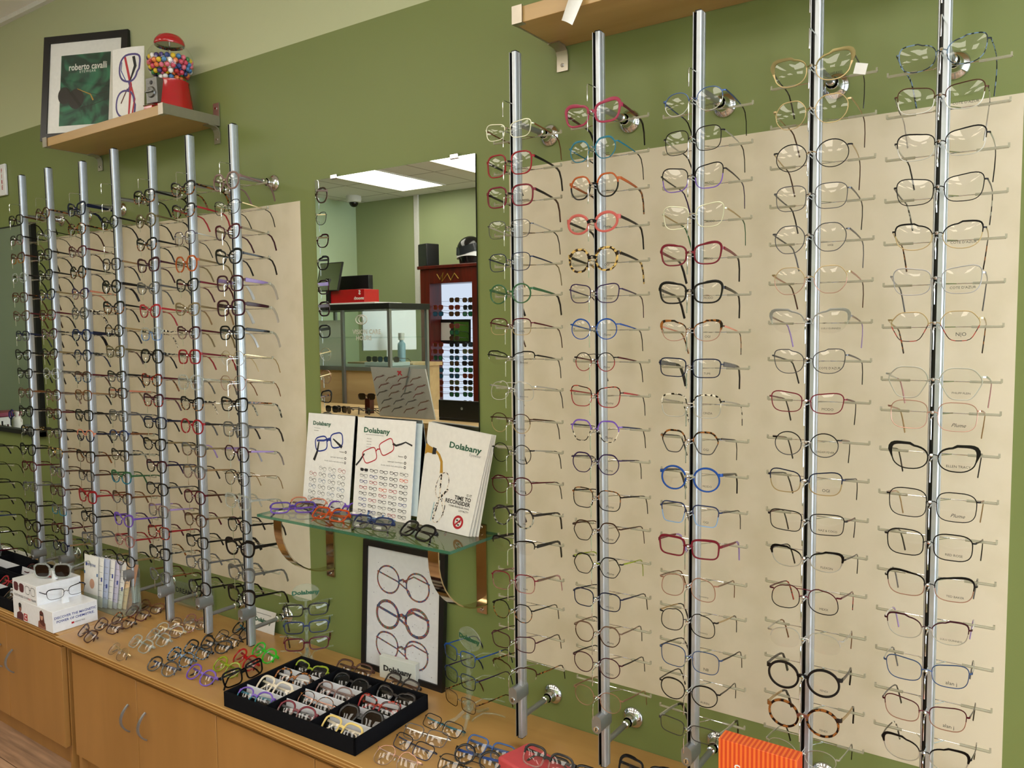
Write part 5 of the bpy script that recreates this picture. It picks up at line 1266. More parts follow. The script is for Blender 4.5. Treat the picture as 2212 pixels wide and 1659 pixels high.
pg2 = Page((cx0, cy0, zt1), (cx1, cy0, zt1), (cx1, cy0, ZC), (cx0, cy0, ZC), cx1-cx0, hh)
I_SK = pbr('ink_skin', '#8f5a48', .5); I_SK2 = pbr('ink_skin_light', '#c99a80', .5); I_SH = pbr('ink_maroon', '#5b2a30', .5)
for (ux, skin, shirt, hair) in ((.052, I_SK, I_SH, INK), (.205, I_SK2, I_SK, I_BRN)):
    pg2.poly(mb, [(ux-.028, hh*.97), (ux-.024, hh*.68), (ux-.008, hh*.58), (ux+.008, hh*.58), (ux+.024, hh*.68), (ux+.026, hh*.97)], shirt, .0004)
    if ux > .1: pg2.poly(mb, [(ux-.013, hh*.2), (ux, hh*.1), (ux+.013, hh*.2), (ux+.020, hh*.8), (ux+.01, hh*.85), (ux-.014, hh*.75)], hair, .0005)
    pg2.poly(mb, [(ux+.010*math.cos(a), hh*.36+.016*math.sin(a)) for a in [2*PI*k/14 for k in range(14)]], skin, .0006)
    pg2.poly(mb, [(ux+.0105*math.cos(a), hh*.24+.007*math.sin(a)) for a in [2*PI*k/14 for k in range(14)]], hair, .0007); pg2.line(mb, [(ux-.009, hh*.33), (ux+.009, hh*.33)], .005, INK, e=.0008)
pg2.quad(mb, .075, hh*.55, .115, hh*.95, M_WHITE, .0008); pg2.quad(mb, .078, hh*.58, .104, hh*.92, I_RED, .0009); pg2.text(mb, 'C', .091, hh*.75, .022, M_WHITE, .0011, bold=.001)
pg3 = Page((cx0, cy0+.001, zt2), (ux1, cy0+.001, zt2), (ux1, cy0+.001, zt1), (cx0, cy0+.001, zt1), ux1-cx0, zt2-zt1); h3 = zt2-zt1; w3 = ux1-cx0
pg3.specs(mb, w3*.27, h3*.34, w3*.42, I_SH, None, .0, 'sq', .002, False, .95, fill=I_SH); pg3.specs(mb, w3*.74, h3*.36, w3*.40, INK, None, .0, 'sq', .0016, False, .95)
pg3.text(mb, 'CUSTOMIZED TO FIT', w3*.36, h3*.80, .0110, INK); pg3.text(mb, 'ANY', w3*.70, h3*.80, .0110, I_RED); pg3.text(mb, 'FRAME', w3*.87, h3*.80, .0110, INK)
pg4 = Page((cx0, cy1, zt2), (ux1, cy1, zt2), (ux1, cy0, zt2), (cx0, cy0, zt2), w3, ww); pg4.n = Vector((0, 0, 1))
pg4.quad(mb, w3*.50, ww*.42, w3*.60, ww*.50, I_RED, .0005); pg4.text(mb, 'HEMISTRIE', w3*.78, ww*.47, .012, INK)
inr(mb, 'printed_graphics', smooth=False)
# little stands and the two pairs on it
xs_ = (ux1+cx1)/2-.006; ymid = (cy0+cy1)/2
fixn(inr(MB().prism([(xs_-.012, ymid-.011, zt1), (xs_-.012, ymid+.011, zt1), (xs_-.012, ymid+.006, zt1+.045), (xs_-.012, ymid-.006, zt1+.045)], (.010, 0, 0), M_WHITEG), 'nose_stand'))
eyeglasses(spec('bfly', 50, 32, 1.3, 'mk', 'md', 'mn', 'mn', brow=1.2), (xs_+.004, ymid, zt1+.044), (0, 0, PI/2-.05), 'navy half-rim glasses with blue-tinted reflection on the lower step of white display', 'pairs on the white box display', False, slope=-.05)
xs2, ys2 = cx0+.135, cy0+.075
fixn(inr(MB().prism([(xs2-.011, ys2, zt2), (xs2+.011, ys2, zt2), (xs2+.006, ys2, zt2+.036), (xs2-.006, ys2, zt2+.036)], (0, .010, 0), M_WHITEG), 'nose_stand'))
S = spec('sq', 50, 42, 3.6, 'cl', 'cl', 'cl', 'cl'); S['lensm'] = M_LENSD
eyeglasses(S, (xs2, ys2-.003, zt2+.036), (0, 0, .55), 'crystal-framed brown sunglasses on top of the white box display', 'pairs on the white box display', False, name='sunglasses', slope=-.05)
# brochure rack
bo = Vector((-2.93, 1.435, ZC+.0005))
r = empty('leaflet_holder', bo, (0, 0, 0), 'clear acrylic leaflet holder behind the white box display', 'leaflet holder')
fixn(MB().box((0, 0, 0), (.27, .002, .05), M_ACR2).box((0, .075, 0), (.27, .077, .16), M_ACR2).box((0, 0, 0), (.27, .077, .003), M_ACR2).box((.268, 0, 0), (.27, .077, .10), M_ACR2).build('holder', r, smooth=False))
lt = [M_WHITE, M_WHITE, pbr('leaflet_blue', '#b9c2dc', .5), M_WHITE, pbr('leaflet_lilac', '#c9c4dc', .5), M_WHITE, pbr('leaflet_peach', '#e8c79c', .5), pbr('leaflet_tan', '#b98a6c', .5)]
ln_ = ['white leaflet with blue stripe, front of the leaflet holder', 'white leaflet second from the front of the holder', 'pale blue leaflet in the leaflet holder', 'white leaflet between blue and lilac ones in the holder', 'lilac leaflet in the leaflet holder', 'white leaflet next to the peach one in the holder', 'peach leaflet near the back of the holder', 'tan leaflet at the back of the leaflet holder']
for k in range(8):
    x0 = bo.x+.012+.018*k; y0 = 1.440+.0075*k; z0 = ZC+.005; tp = at(124.5, 1182, 1.44).z-z0-.002*k
    TLp, TRp = Vector((x0+.006*k, y0+.012, z0+tp)), Vector((x0+.006*k+.095, y0+.012, z0+tp)); BRp, BLp = Vector((x0+.095, y0, z0)), Vector((x0, y0, z0))
    q, pgk = board('leaflet', ln_[k], TLp, TRp, BRp, BLp, .095, tp, 'leaflet', 'leaflets in the acrylic holder', .0012, .002, lt[k])
    mb = MB()
    if k == 0:
        pgk.quad(mb, .012, .028, .022, .040, I_BLU, .0006); pgk.text(mb, 'HEMISTRIE', .052, .034, .0125, I_BLU, e=.0007); pgk.quad(mb, 0, .060, .095, .071, I_TLB, .0006); pgk.poly(mb, [(.06+.016*math.cos(a), .10+.018*math.sin(a)) for a in [2*PI*i/14 for i in range(14)]], I_SK2, .0006)
    else:
        for i in range(6): pgk.line(mb, [(.070, .03+.022*i), (.090, .03+.022*i)], .0015, I_GY, e=.0006)
        pgk.quad(mb, .083, .05+.02*(k % 3), .091, .065+.02*(k % 3), I_BLU, .0006)
    mb.build('printed_graphics', q, smooth=False)

# ------------------------------------------------------------------ clear counter stands
def counter_stand(base, yaw, ztop, label, oval, arms):
    r = empty('eyewear_stand', base, (0, 0, yaw), label, 'eyewear stand', 'clear counter eyewear stands')
    mb = MB().box((-.004, -.004, .028), (.004, .004, ztop), M_ACR2); mb.build('post', r, smooth=False)
    for a in (-2.0, -PI/2+3.3, -.9):
        P = [(0, 0, .05), (.012*math.cos(a), .012*math.sin(a), .030), (.035*math.cos(a), .035*math.sin(a), .012), (.075*math.cos(a), .075*math.sin(a), .003)]
        MB().sweep(P, [(-.003, -.003), (.003, -.003), (.003, .003), (-.003, .003)], M_ACR2).build('foot', r)
    for z in arms:
        for sg in (1, -1):
            P = [(0, .002, z-.030), (sg*.010, .008, z-.010), (sg*.020, .030, z-.001), (sg*.045, .048, z), (sg*.078, .052, z+.002)]
            MB().tube(P, .0022, M_ACR2, 6).build('arm', r)
        MB().box((-.0055, -.018, z-.006), (.0055, 0, z+.000), M_ACR2).build('nose_rest', r, bevel=.001)
    mb = MB(); mb.prism([(oval[0]*math.cos(a), .004, ztop+oval[1]*.9+oval[1]*math.sin(a)) for a in [2*PI*k/36 for k in range(36)]], (0, .003, 0), M_ACR2, M_ACR)
    fixn(mb.build('oval_sign', r, angle=30)); letter('Dolabany', .0165, I_GR, r, (0, .0034, ztop+oval[1]*.9), UPR, 'lettering', bold=.0008, sx=1.25)
    return r
G3 = 'pairs on the clear counter stands'
bs = Vector((-1.815, 1.535, ZC+.0005)); yw = .86
zt_ = at(668, 1302, 1.53).z-ZC
arms = []
for py in (1325, 1362, 1398): arms.append(at(662, py-7, 1.52).z-ZC)
counter_stand(bs, yw, zt_, 'clear acrylic stand with three dark frames behind the big tray', (.040, .026), arms+[arms[-1]-.045])
for k, (a, lb) in enumerate(((('rect',49,30,2.4,'K','K','K','K'), 'black rectangular glasses, top pair on the stand behind the tray'), (('rect',49,30,2.4,'N2','N','TL','N'), 'navy rectangular glasses, middle pair on the stand behind the tray'), (('rect',49,31,2.4,'BU','BU','R','K'), 'burgundy rectangular glasses, bottom pair on the stand behind the tray'))):
    p = bs+Vector((math.sin(yw), -math.cos(yw), 0))*.018; eyeglasses(spec(*a), (p.x, p.y, ZC+arms[k]+.003), (-.12, 0, yw-.05), lb, G3, slope=-.03)
L_, R2_ = atz(946, 1405, H-.805), atz(977, 1428, H-.815); yw2 = math.atan2(R2_.y-L_.y, R2_.x-L_.x); yw2 = max(-.45, min(yw2, .3))
b2_ = Vector((-1.205, 1.530, ZC+.0005)); zt_ = at(1003, 1402, 1.53).z-ZC
arms = [at(968, py, 1.50).z-ZC for py in (1414, 1462, 1512)]
counter_stand(b2_, yw2, zt_, 'clear acrylic stand with blue frames beside the framed print', (.042, .030), arms+[arms[-1]-.038])
for k, (a, lb) in enumerate(((('rect',48,34,1.7,'B','N2','B','N'), 'bright blue glasses, top pair on the stand beside framed print'), (('rect',48,34,1.6,'mB','mn','PU','N'), 'blue and plum glasses, middle pair on the stand beside framed print'), (('rect',48,34,1.3,'mt','mb','T','BR'), 'brown wire glasses, bottom pair on the stand beside framed print'))):
    p = b2_+Vector((math.sin(yw2), -math.cos(yw2), 0))*.018+Vector((-.012, 0, 0)); eyeglasses(spec(*a), (p.x, p.y, ZC+arms[k]+.003), (0, 0, yw2), lb, G3, slope=-.03)

# orange striped box
m, n, l = nodes('orange_stripes'); b = n['Principled BSDF']; b.inputs['Roughness'].default_value = .5
tc = n.new('ShaderNodeTexCoord'); sp = n.new('ShaderNodeSeparateXYZ'); mu = n.new('ShaderNodeMath'); mu.operation = 'MULTIPLY'; mu.inputs[1].default_value = 2*PI/.0078; sn = n.new('ShaderNodeMath'); sn.operation = 'SINE'
cr = n.new('ShaderNodeValToRGB'); cr.color_ramp.interpolation = 'CONSTANT'; cr.color_ramp.elements[0].color = lin('#c8401a'); cr.color_ramp.elements[1].position = .52; cr.color_ramp.elements[1].color = lin('#e2702a')
l.new(tc.outputs['Object'], sp.inputs[0]); l.new(sp.outputs[0], mu.inputs[0]); l.new(mu.outputs[0], sn.inputs[0]); mp2 = n.new('ShaderNodeMapRange'); mp2.inputs[1].default_value = -1; l.new(sn.outputs[0], mp2.inputs[0]); l.new(mp2.outputs[0], cr.inputs[0]); l.new(cr.outputs[0], b.inputs['Base Color'])
a, b2 = at(1552, 1590, 1.33), at(1722, 1637, 1.33)
r = empty('display_carton', (a.x, 1.33, ZC+.0005)); tag(r, 'orange striped lettered carton standing on the worktop between poles', 'carton')
wb = b2.x-a.x; hb = a.z-ZC-.004; fixn(MB().box((0, 0, 0), (wb, .035, hb), m).build('carton', r, bevel=.0008)); letter('SCO', .030, M_WHITE, r, (wb*.46, -.0006, hb-.050), UPR, 'lettering', space=1.35)

# ------------------------------------------------------------------ the rest of the shop, seen in the wall mirror
M_CHERRY = wood('cherry_wood', '#3d0e08', '#6a1d10', 'z', .3, .8); M_OAK = wood('pale_oak', '#b99a6c', '#cfb283', 'x', .45, .6)
def away(o, loc, **k): o.location = loc; fixn(o); return o
# conduit down the rear wall
p = mirr(899, 427, YB+.02); q = mirr(906, 665, YB+.02)
o = MB().box((-.028, 0, 0), (.028, .02, CEIL-q.z), M_WHITE).build('wall_conduit', bevel=.003); o.location = (p.x, YB, q.z); tag(o, 'white cable channel running down the rear green wall behind the speaker', 'cable channel')
# dome camera
p = mirr(766, 440, -2.45); r = empty('dome_camera', (p.x, p.y, CEIL), (0, 0, 0), 'white security dome camera with black lens ball on the ceiling', 'security camera')
fixn(MB().lathe([(0, 0), (.075, 0), (.078, -.03), (.07, -.06), (.05, -.065)], M_WHITE, 24).build('housing', r)); MB().ball((0, 0, -.065), .045, M_BLKG, 18).build('lens_dome', r)
# lit cherry cabinet with sunglasses
yc = -2.33
a = mirr(909, 583, yc); b = mirr(1046, 583, yc); x0, x1, zt2_ = a.x, b.x, a.z
il, ir = mirr(931, 700, yc).x, mirr(1022, 700, yc).x; zh2 = mirr(960, 612, yc).z
r = empty('sunglasses_cabinet', (x0, yc, 0)); tag(r, 'cherry wood cabinet with lit white panel of sunglasses against rear wall', 'cabinet')
W2 = x1-x0; il -= x0; ir -= x0
fixn(MB().box((0, -.3, 0), (il, 0, zt2_), M_CHERRY).box((ir, -.3, 0), (W2, 0, zt2_), M_CHERRY).box((il, -.3, zh2), (ir, 0, zt2_), M_CHERRY).box((il, -.3, 0), (ir, 0, .35), M_CHERRY).box((-.02, -.32, zt2_), (W2+.02, .02, zt2_+.03), M_CHERRY).build('case', r, smooth=False, bevel=.004))
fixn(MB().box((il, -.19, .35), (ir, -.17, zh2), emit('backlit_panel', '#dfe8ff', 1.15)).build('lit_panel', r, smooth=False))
for k in range(16): fixn(MB().box((il, -.17, .45+k*.085), (ir, -.162, .452+k*.085), M_ALUD).build('slat_rail', r))
mb = MB(); sgn = 1
MB().tube([(W2*.28, .003, zt2_-.05), (W2*.33, .003, zt2_-.10), (W2*.38, .003, zt2_-.04), (W2*.36, .003, zt2_-.12), (W2*.45, .003, zt2_-.05), (W2*.5, .003, zt2_-.11), (W2*.56, .003, zt2_-.05), (W2*.62, .003, zt2_-.10)], .005, pbr('gold_script', '#b08d3c', .4, .6)).build('gold_script', r)
# simple sunglasses: one mesh each
def sun_mesh(fc, lc):
    mb = MB(); o = outline('sq', .050, .040)
    for sg in (1, -1):
        P = [(sg*(.033+x), .9*(.033+x)**2, z) for x, z in o]
        mb.tube(P, .0022, fc, 5, closed=True, up=Vector((0, 1, 0))); mb.prism(P, (0, .0015, 0), lc)
        mb.tube([(sg*.060, .004, .010), (sg*.064, .012, .010), (sg*.062, .10, .004), (sg*.060, .135, -.022)], .0024, fc, 5)
    mb.tube([(-.010, 0, .008), (0, -.001, .010), (.010, 0, .008)], .0024, fc, 5); return mb.mesh('sunglasses')
sm = [sun_mesh(pbr('sun_frame_'+n_, c, .25), pbr('sun_lens_'+n_, l_, .08)) for n_, c, l_ in (('black', '#111111', '#15151a'), ('brown', '#3a2214', '#3d2a18'), ('gold', '#8f7440', '#3c4a34'), ('blue', '#1c2434', '#1e4a66'), ('red', '#7d1820', '#5a2412'), ('green', '#1c1c1c', '#1c5a3c'))]
snm = ['black', 'brown', 'gold-rimmed', 'blue-lensed', 'red', 'green-lensed']
rows_ = [648, 664, 678, 704, 718, 731, 744, 759, 773, 785, 799, 812, 826, 839, 852, 870]
rng = random.Random(3)
for j, py in enumerate(rows_):
    for i, px in enumerate((948, 983, 1012)):
        if py == 648 and i == 0 or (704 <= py <= 731 and i != 1): continue
        p = mirr(px, py, yc-.03); k = rng.randrange(6)
        o = bpy.data.objects.new('sunglasses', sm[k]); C.objects.link(o); o.location = p; o.rotation_euler = (0, 0, PI+rng.uniform(-.15, .15))
        tag(o, '%s sunglasses, %s down %s column in the lit cherry cabinet' % (snm[k], ORD[j], ['first', 'middle', 'last'][i]), 'sunglasses', 'sunglasses in the lit cherry cabinet')
pg = Page(mirr(948, 690, yc-.15), mirr(1018, 690, yc-.15), mirr(1018, 742, yc-.15), mirr(948, 742, yc-.15), .2, .15); org = pg.c[3].copy(); pg.c = [c-org for c in pg.c]; pg.n = Vector((0, 1, 0))
r = empty('backlit_picture', org, (0, 0, 0), 'black framed green picture in the middle of the lit sunglasses cabinet', 'picture'); mb = MB(); pg.sheet(mb, M_BLK, .006); fixn(mb.build('frame', r)); mb = MB(); pg.quad(mb, .02, .02, .08, .13, M_WHITE, .001); pg.quad(mb, .10, .015, .19, .135, pbr('leaf_green', '#4f7f2a', .4), .001); mb.build('picture', r)
# speaker and helmet on the cabinet
p = mirr(917, 578, yc-.05); o = MB().box((-.075, -.07, 0), (.075, .07, .21), M_BLK).build('speaker', bevel=.008); o.location = (p.x+.02, yc-.10, zt2_+.031); o.rotation_euler = (0, 0, .3); tag(o, 'small black speaker on top of the cherry cabinet', 'speaker')
p = mirr(1006, 570, yc-.05); r = empty('motorcycle_helmet', (p.x, yc-.14, zt2_+.031), (0, 0, -.5), 'black and white motorcycle helmet on top of the cherry cabinet', 'helmet')
prof = [(0, .255)]+[(.128*math.sin(t), .128+.127*math.cos(t)) for t in [PI*.08*i for i in range(1, 9)]]+[(.105, .02), (.10, .0), (.085, .0), (.09, .03)]
fixn(MB().lathe([(r_*1.0, z_) for r_, z_ in prof], M_BLKG, 32).build('shell', r))
M_HW = pbr('helmet_white', '#e4e4e6', .2)
mb = MB(); P = [(.1305*math.sin(a), .1305*math.cos(a), .13+.02*math.sin(a*2)) for a in [-1.3+2.6*i/16 for i in range(17)]]; mb.sweep(P, [(-.002, -.035), (.002, -.03), (.002, .03), (-.002, .035)], pbr('visor_smoke', '#23262c', .08)); fixn(mb.build('visor', r))
for zz_, w2 in ((.078, .020), (.035, .012)):
    rr_ = .137*math.sqrt(max(.1, 1-((zz_-.128)/.137)**2))+.001
    P = [(rr_*math.sin(a), rr_*math.cos(a), zz_+.012*math.cos(a*1.5)) for a in [-1.9+3.8*i/20 for i in range(21)]]; fixn(MB().sweep(P, [(-.0015, -w2), (.0015, -w2), (.0015, w2), (-.0015, w2)], M_HW if zz_ > .06 else pbr('helmet_red', '#8a2a24', .3)).build('stripe', r))
# glass display case
yg = -1.05
a = mirr(688, 672, yg); b = mirr(843, 672, yg); zt3 = a.z; x0 = a.x-.25; x1 = b.x; zb3 = mirr(800, 793, yg).z
r = empty('glass_display_case', (x0, yg, 0)); tag(r, 'glass display case with black top over a pale wood base', 'display case'); W3 = x1-x0; D3 = -.42
M_CG = clear('case_glass', '#cfe6da', .03, 1.4, 0, '#f2f8f5')
fixn(MB().box((-.02, D3-.02, zt3), (W3+.02, .02, zt3+.045), M_BLK).build('top', r, bevel=.003))
for px_, py_ in ((0, 0), (W3, 0), (0, D3), (W3, D3), (W3*.52, 0)): MB().box((px_-.012, py_-.012, 0), (px_+.012, py_+.012, zt3), M_ALUD).build('post', r)
fixn(MB().box((.012, -.004, zb3), (W3-.012, 0, zt3), M_CG).build('glass_pane', r)); fixn(MB().box((W3-.004, D3, zb3), (W3, 0, zt3), M_CG).build('glass_pane', r))
fixn(MB().box((0, D3, zb3-.03), (W3, 0, zb3), M_ALUD).build('deck', r)); fixn(MB().box((.012, D3+.01, .05), (W3-.012, -.012, zb3-.03), M_OAK).build('wood_base', r))
fixn(MB().box((.02, D3, zb3+.22), (W3-.02, -.01, zb3+.226), M_CG).build('glass_shelf', r))
letter('VISION CARE', .050, M_WHITE, r, (W3*.77, .002, zt3-.17), UPR, 'lettering', bold=.001)
mb = MB(); c_ = Vector((W3*.72, .002, zt3-.075)); mb.tube([c_+Vector((.06*math.cos(t), 0, .035*math.sin(t))) for t in [2*PI*k/20 for k in range(20)]], .004, M_WHITE, 4, closed=True, up=Vector((0, 1, 0))); mb.tube([c_+Vector((.026*math.cos(t), 0, .026*math.sin(t))) for t in [2*PI*k/16 for k in range(16)]], .004, M_WHITE, 4, closed=True, up=Vector((0, 1, 0))); mb.build('eye_logo', r)
letter('HOURS', .05, M_WHITE, r, (W3*.74, .002, zb3+.22), UPR, 'lettering', bold=.001)
p = mirr(727, 760, yg-.1); o = MB().box((-.17, 0, 0), (.13, .004, .36), M_WHITE).build('notice_card', bevel=.001); o.location = (p.x, yg-.05, zb3+.001); tag(o, 'large pale card standing inside the glass display case', 'card')
o = MB().box((0, 0, 0), (.3, .2, .03), M_WHITEG).build('display_plinth', bevel=.003); o.location = (x0+W3*.62, yg-.32, zb3+.001); tag(o, 'low white block inside the glass display case', 'display block')
for k, (dx, c) in enumerate(((.68, 0), (.80, 3), (.90, 1))):
    o = bpy.data.objects.new('sunglasses', sm[c]); C.objects.link(o); o.location = (x0+W3*dx, yg-.14, zb3+.055); o.rotation_euler = (0, 0, PI); tag(o, '%s sunglasses on the white block in the glass case' % snm[c], 'sunglasses')
zt4 = zt3+.046
o = MB().box((-.36, -.15, 0), (.30, .15, .012), M_WHITE).build('white_board', bevel=.002); p = mirr(755, 655, yg); o.location = (p.x-.05, yg-.18, zt4); tag(o, 'thin white board lying on the black case top', 'board')
zt5 = zt4+.013
a = mirr(713, 655, yg-.1); b = mirr(790, 655, yg-.1)
r = empty('red_box', (a.x, yg-.26, zt5), (0, 0, 0), 'glossy red carton with white lettering on the glass case', 'box'); wb = b.x-a.x; fixn(MB().box((0, 0, 0), (wb, .16, .105), M_RED).build('carton', r, bevel=.002)); letter('smooth', .035, M_WHITE, r, (wb*.85, .1606, .035), (PI/2, 0, PI), 'lettering', bold=.0008); letter('S', .045, M_WHITE, r, (wb*.87, .1606, .078), (PI/2, 0, PI), 'lettering', bold=.002)
a = mirr(744, 655, yg-.33); b = mirr(809, 655, yg-.33); zz_ = mirr(780, 596, yg-.33).z
o = MB().box((0, 0, 0), (b.x-a.x, .05, zz_-zt5), M_BLK).build('black_box', bevel=.003); o.location = (a.x, yg-.33, zt5); tag(o, 'tall black box behind the red carton on the glass case', 'box')
r = empty('table_mirror', ((a.x+b.x)/2-.09, yg-.075, zt5), (0, 0, 0), 'grey framed table mirror standing by the red carton', 'mirror'); fixn(MB().prism([(-.13, .0, .10), (.13, .0, .10), (.13, -.06, .33), (-.13, -.06, .33)], (0, -.010, -.003), M_BLK).build('back', r)); mb = MB().prism([(-.12, .0, .106), (.12, .0, .106), (.12, -.057, .322), (-.12, -.057, .322)], (0, .0015, .0005), M_MIR); fixn(mb.build('mirror_glass', r, smooth=False)); MB().box((-.02, -.06, 0), (.02, -.01, .2), M_BLK).build('support', r)
# desk with monitor and spray bottle
yd = -1.62; a = mirr(806, 783, yd); b = mirr(894, 783, yd)
r = empty('desk', (a.x-.3, yd, 0), (0, 0, 0), 'pale wooden desk behind the glass display case', 'desk'); wd = b.x-a.x+.3
fixn(MB().box((0, -.38, a.z-.03), (wd, 0, a.z), M_OAK).build('desk_top', r, bevel=.002)); fixn(MB().box((.02, -.36, 0), (.05, -.03, a.z-.03), M_OAK).box((wd-.05, -.36, 0), (wd-.02, -.03, a.z-.03), M_OAK).build('desk_side', r))
p = mirr(845, 780, yd-.15); r = empty('monitor', (p.x-.05, yd-.2, a.z), (0, 0, -1.15), 'white computer monitor seen edge-on at the desk', 'monitor'); fixn(MB().box((-.25, -.015, .10), (.25, .015, .46), M_WHITEG).build('screen', r, bevel=.004)); fixn(MB().box((-.08, -.07, 0), (.08, .07, .008), M_WHITEG).box((-.02, -.03, .008), (.02, -.015, .2), M_WHITEG).build('foot', r))
p = mirr(870, 775, yd-.1); o = MB().lathe([(0, 0), (.033, 0), (.034, .005), (.034, .15), (.030, .165), (.017, .175), (.017, .19), (.026, .192), (.026, .25), (0, .252)], pbr('bottle_blue', '#8fb8cc', .2), 20, matf=lambda q: M_WHITE if q > 5 else pbr('bottle_blue', '#8fb8cc', .2)).build('spray_bottle'); away(o, (p.x, yd-.1, a.z+.0005)); tag(o, 'pale blue cleaner bottle with white cap on the desk', 'bottle')
r = empty('office_chair', (mirr(868, 780, -2.26).x, -2.26, 0), (0, 0, 0), 'black padded chair in front of the desk', 'chair')
fixn(MB().ball((0, 0, .47), .19, M_BLK, 18, (1, 1, .16)).build('seat', r)); fixn(MB().ball((0, -.0, .70), .20, M_BLK, 18, (1, .14, .62)).build('backrest', r)); MB().lathe([(.02, .05), (.02, .45)], M_CHROME, 12).build('column', r)
for k in range(5): MB().tube([(0, 0, .07), (.19*math.cos(k*1.2566), .19*math.sin(k*1.2566), .03)], .016, M_BLK).build('leg', r)
MB().box((-.02, -.01, .45), (.02, .01, .65), M_BLK).build('back_post', r)
# island counter with grey frame panel, stand and laptop
yi = -.42; zi_ = mirr(740, 893, -.25).z
r = empty('island_counter', (-5.2, -.75, 0), (0, 0, 0), 'pale wooden island counter in the middle of the shop', 'counter')
fixn(MB().box((0, 0, zi_-.03), (3.2, .62, zi_), M_OAK).build('counter_top', r, bevel=.002)); fixn(MB().box((.04, .04, 0), (3.16, .58, zi_-.03), M_OAK).build('base_cabinet', r))
TLm, TRm, BRm, BLm = mirr(803, 792, -.40), mirr(921, 797, -.40), mirr(943, 925, -.28), mirr(824, 912, -.28)
BRm.z = BLm.z = zi_+.002
pg = Page(TLm, TRm, BRm, BLm, .34, .40); org = pg.c[3].copy(); pg.c = [c-org for c in pg.c]; pg.n = Vector((0, 1, .25)).normalized()
r = empty('frame_panel', org, (0, 0, 0), 'tilted grey panel of hanging eyewear with red emblem on the island counter', 'display panel'); mb = MB(); pg.sheet(mb, pbr('grey_panel', '#a5a29c', .4), .010); fixn(mb.build('panel', r)); fixn(MB().prism([(.15, -.012, 0), (.15, -.15, 0), (.15, -.11, .30)], (.01, 0, 0), M_ALUD).build('easel_leg', r))
mb = MB(); pg.poly(mb, [(.165, .035), (.172, .022), (.18, .030), (.188, .022), (.195, .035), (.186, .040), (.196, .062), (.188, .064), (.18, .048), (.172, .064), (.164, .062), (.174, .040)], I_RED, .001); mb.build('emblem', r)
rng = random.Random(5)
hangc = [('dark grey', '#3a3634'), ('brown', '#5a3a28'), ('dark red', '#5a1c1c')]
for j in range(5):
    for i in range(4):
        x, y = .05+.075*i+.02*(j % 2), .085+.062*j; c = rng.choice(hangc); P = [pg.P(x+.035, y-.012, .012), pg.P(x+.02, y, .020), pg.P(x-.005, y+.012, .030), pg.P(x-.020, y+.040, .036)]
        mb = MB(); mb.tube([p_ for p_ in P], .0022, pbr('arm_'+c[0].replace(' ', '_'), c[1], .3), 6); mb.tube([p_+Vector((.012, .01, .006)) for p_ in P], .0018, pbr('arm_'+c[0].replace(' ', '_'), c[1], .3), 6); mb.tube([pg.P(x+.036, y-.013, .002), pg.P(x+.036, y-.013, .03)], .002, M_CHROME, 6)
        o = mb.build('eyeglasses'); o.location = org; tag(o, '%s glasses hanging folded, %s row and %s column of grey panel' % (c[0], ORD[j], ORD[i]), 'eyeglasses', 'frames hanging on the grey panel')
a = mirr(953, 876, -.30); b = mirr(1040, 880, -.30)
r = empty('laptop', (a.x, -.30, zi_+.0005), (0, 0, 0), 'black laptop with small round emblem standing open on the island counter', 'laptop'); wb = b.x-a.x+.05; hz = max(.12, a.z-zi_); fixn(MB().box((0, 0, .015), (wb, .012, hz), M_BLK).build('lid', r, bevel=.003)); fixn(MB().box((0, -.20, 0), (wb, .010, .014), M_BLK).build('keyboard_base', r, bevel=.002)); MB().lathe([(0, .0135), (.008, .0135), (.008, .012)], M_ALU, 16, (wb*.5, 0, hz*.62), 'y').build('emblem', r)
p = mirr(798, 850, -.35); q = mirr(798, 870, -.35)
o = MB().box((-.022, -.02, 0), (.022, .02, max(.05, q.z-zi_+.03)), M_CHERRY).build('stand_block', bevel=.002); o.location = (p.x, -.36, zi_+.0005); tag(o, 'brown wooden block stand holding brown sunglasses', 'stand')
o = bpy.data.objects.new('sunglasses', sm[1]); C.objects.link(o); o.location = (p.x, -.335, zi_+max(.05, q.z-zi_+.03)+.012); o.rotation_euler = (0, 0, PI-.3); tag(o, 'brown sunglasses perched on the wooden block stand', 'sunglasses')
for k, (px, c) in enumerate(((712, 0), (728, 0), (745, 1), (785, 0), (770, 3))):
    o = bpy.data.objects.new('sunglasses', sm[c]); C.objects.link(o); p = mirr(px, 884, -.25); o.location = (p.x, -.28-.02*(k % 2), zi_+.022); o.rotation_euler = (0, 0, PI+.2*k); tag(o, '%s open sunglasses, %s along the edge of the island counter' % (snm[c], ORD[k]), 'sunglasses')
# shelf unit reflected in the black-framed mirror: tray of cleaning things on a caddy shelf
p0 = Vector((-3.86, 0, 0))
def mirr2(px, py, yreal): return mirr(px, py, yreal)
yq = 1.02; a = mirr(-40, 936, yq); b = mirr(108, 944, yq); zq = (a.z+b.z)/2
r = empty('side_table', (a.x-.08, yq-.35, 0), (0, 0, 0), 'grey topped side table opposite the black-framed mirror', 'table'); wq = b.x-a.x+.08
fixn(MB().box((0, 0, zq-.03), (wq, .36, zq), pbr('grey_top', '#6d7276', .3)).build('table_top', r, bevel=.003))
for x_, y_ in ((.03, .03), (wq-.05, .03), (.03, .31), (wq-.05, .31)): MB().box((x_, y_, 0), (x_+.025, y_+.025, zq-.03), M_ALUD).build('leg', r)
def on2(px, back=.08): return Vector((mirr(px, 930, yq-back).x, yq-back, zq+.0005))
p = on2(10, .12); r = empty('storage_box', p, (0, 0, 0), 'white storage tub with magenta lid on the side table', 'box'); wbx = .20
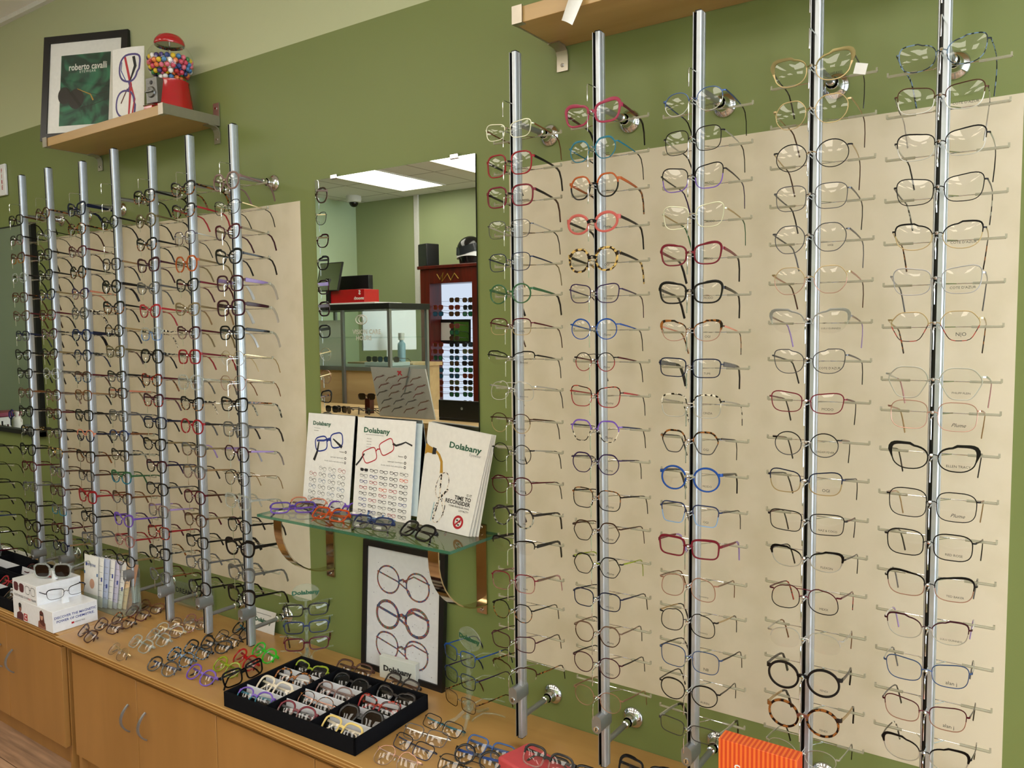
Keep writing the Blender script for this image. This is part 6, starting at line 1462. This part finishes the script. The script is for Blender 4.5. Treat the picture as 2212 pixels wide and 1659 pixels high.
fixn(MB().box((-.10, -.09, 0), (.08, .06, .085), M_WHITE).build('tub', r, bevel=.004)); fixn(MB().box((-.105, -.095, .0855), (.085, .065, .115), pbr('magenta_lid', '#8c1f42', .4)).build('lid', r, bevel=.006))
for px, c, nm, hh in ((6, '#b01c24', 'red', .05), (12, '#2a1a1a', 'black', .075), (18, '#dfe0e2', 'white', .055), (24, '#5a1a30', 'maroon', .06)):
    p = on2(px, .03); o = MB().lathe([(0, 0), (.009, 0), (.010, .003), (.010, hh*.6), (.005, hh*.7), (.005, hh), (0, hh)], pbr('vial_'+nm, c, .3), 12).build('small_bottle'); away(o, p); tag(o, 'tiny %s bottle in front of the storage tub' % nm, 'bottle')
p = on2(44, .05); r = empty('pump_bottle', p, (0, 0, 0), 'white pump bottle beside the blue-handled scissors', 'bottle'); fixn(MB().lathe([(0, 0), (.028, 0), (.030, .004), (.030, .09), (.022, .105), (.010, .11), (.010, .125)], M_WHITE, 18).build('bottle', r)); fixn(MB().lathe([(0, .145), (.014, .143), (.014, .125), (0, .123)], M_WHITE, 14).box((-.035, -.005, .133), (0, .005, .142), M_WHITE).build('pump', r))
p = on2(32, .05); r = empty('scissors', p+Vector((0, 0, .0)), (0, 0, 0), 'blue-handled scissors standing beside the white pump bottle', 'scissors'); mb = MB()
for dx, dz in ((-.012, .118), (.014, .128)): mb.tube([(dx+.017*math.cos(t), 0, dz+.024*math.sin(t)) for t in [2*PI*k/16 for k in range(16)]], .0035, pbr('scissor_blue', '#1c2f8a', .3), 6, closed=True, up=Vector((0, 1, 0)))
mb.box((-.010, -.003, .05), (.012, .003, .10), pbr('scissor_blue', '#1c2f8a', .3)); mb.build('handles', r); fixn(MB().prism([(-.003, 0, 0), (.003, 0, 0), (.006, 0, .055), (-.006, 0, .055)], (0, .002, 0), M_CHROME).build('blades', r))

# small paper tag on the olive glasses
p = at(1859, 148, 1.50); o = MB().box((-.010, 0, -.009), (.010, .0006, .009), M_WHITE).build('price_tag'); o.location = p; o.rotation_euler = (.1, .25, .1); tag(o, 'tiny white paper tag on the temple of the olive-topped cat glasses', 'tag')
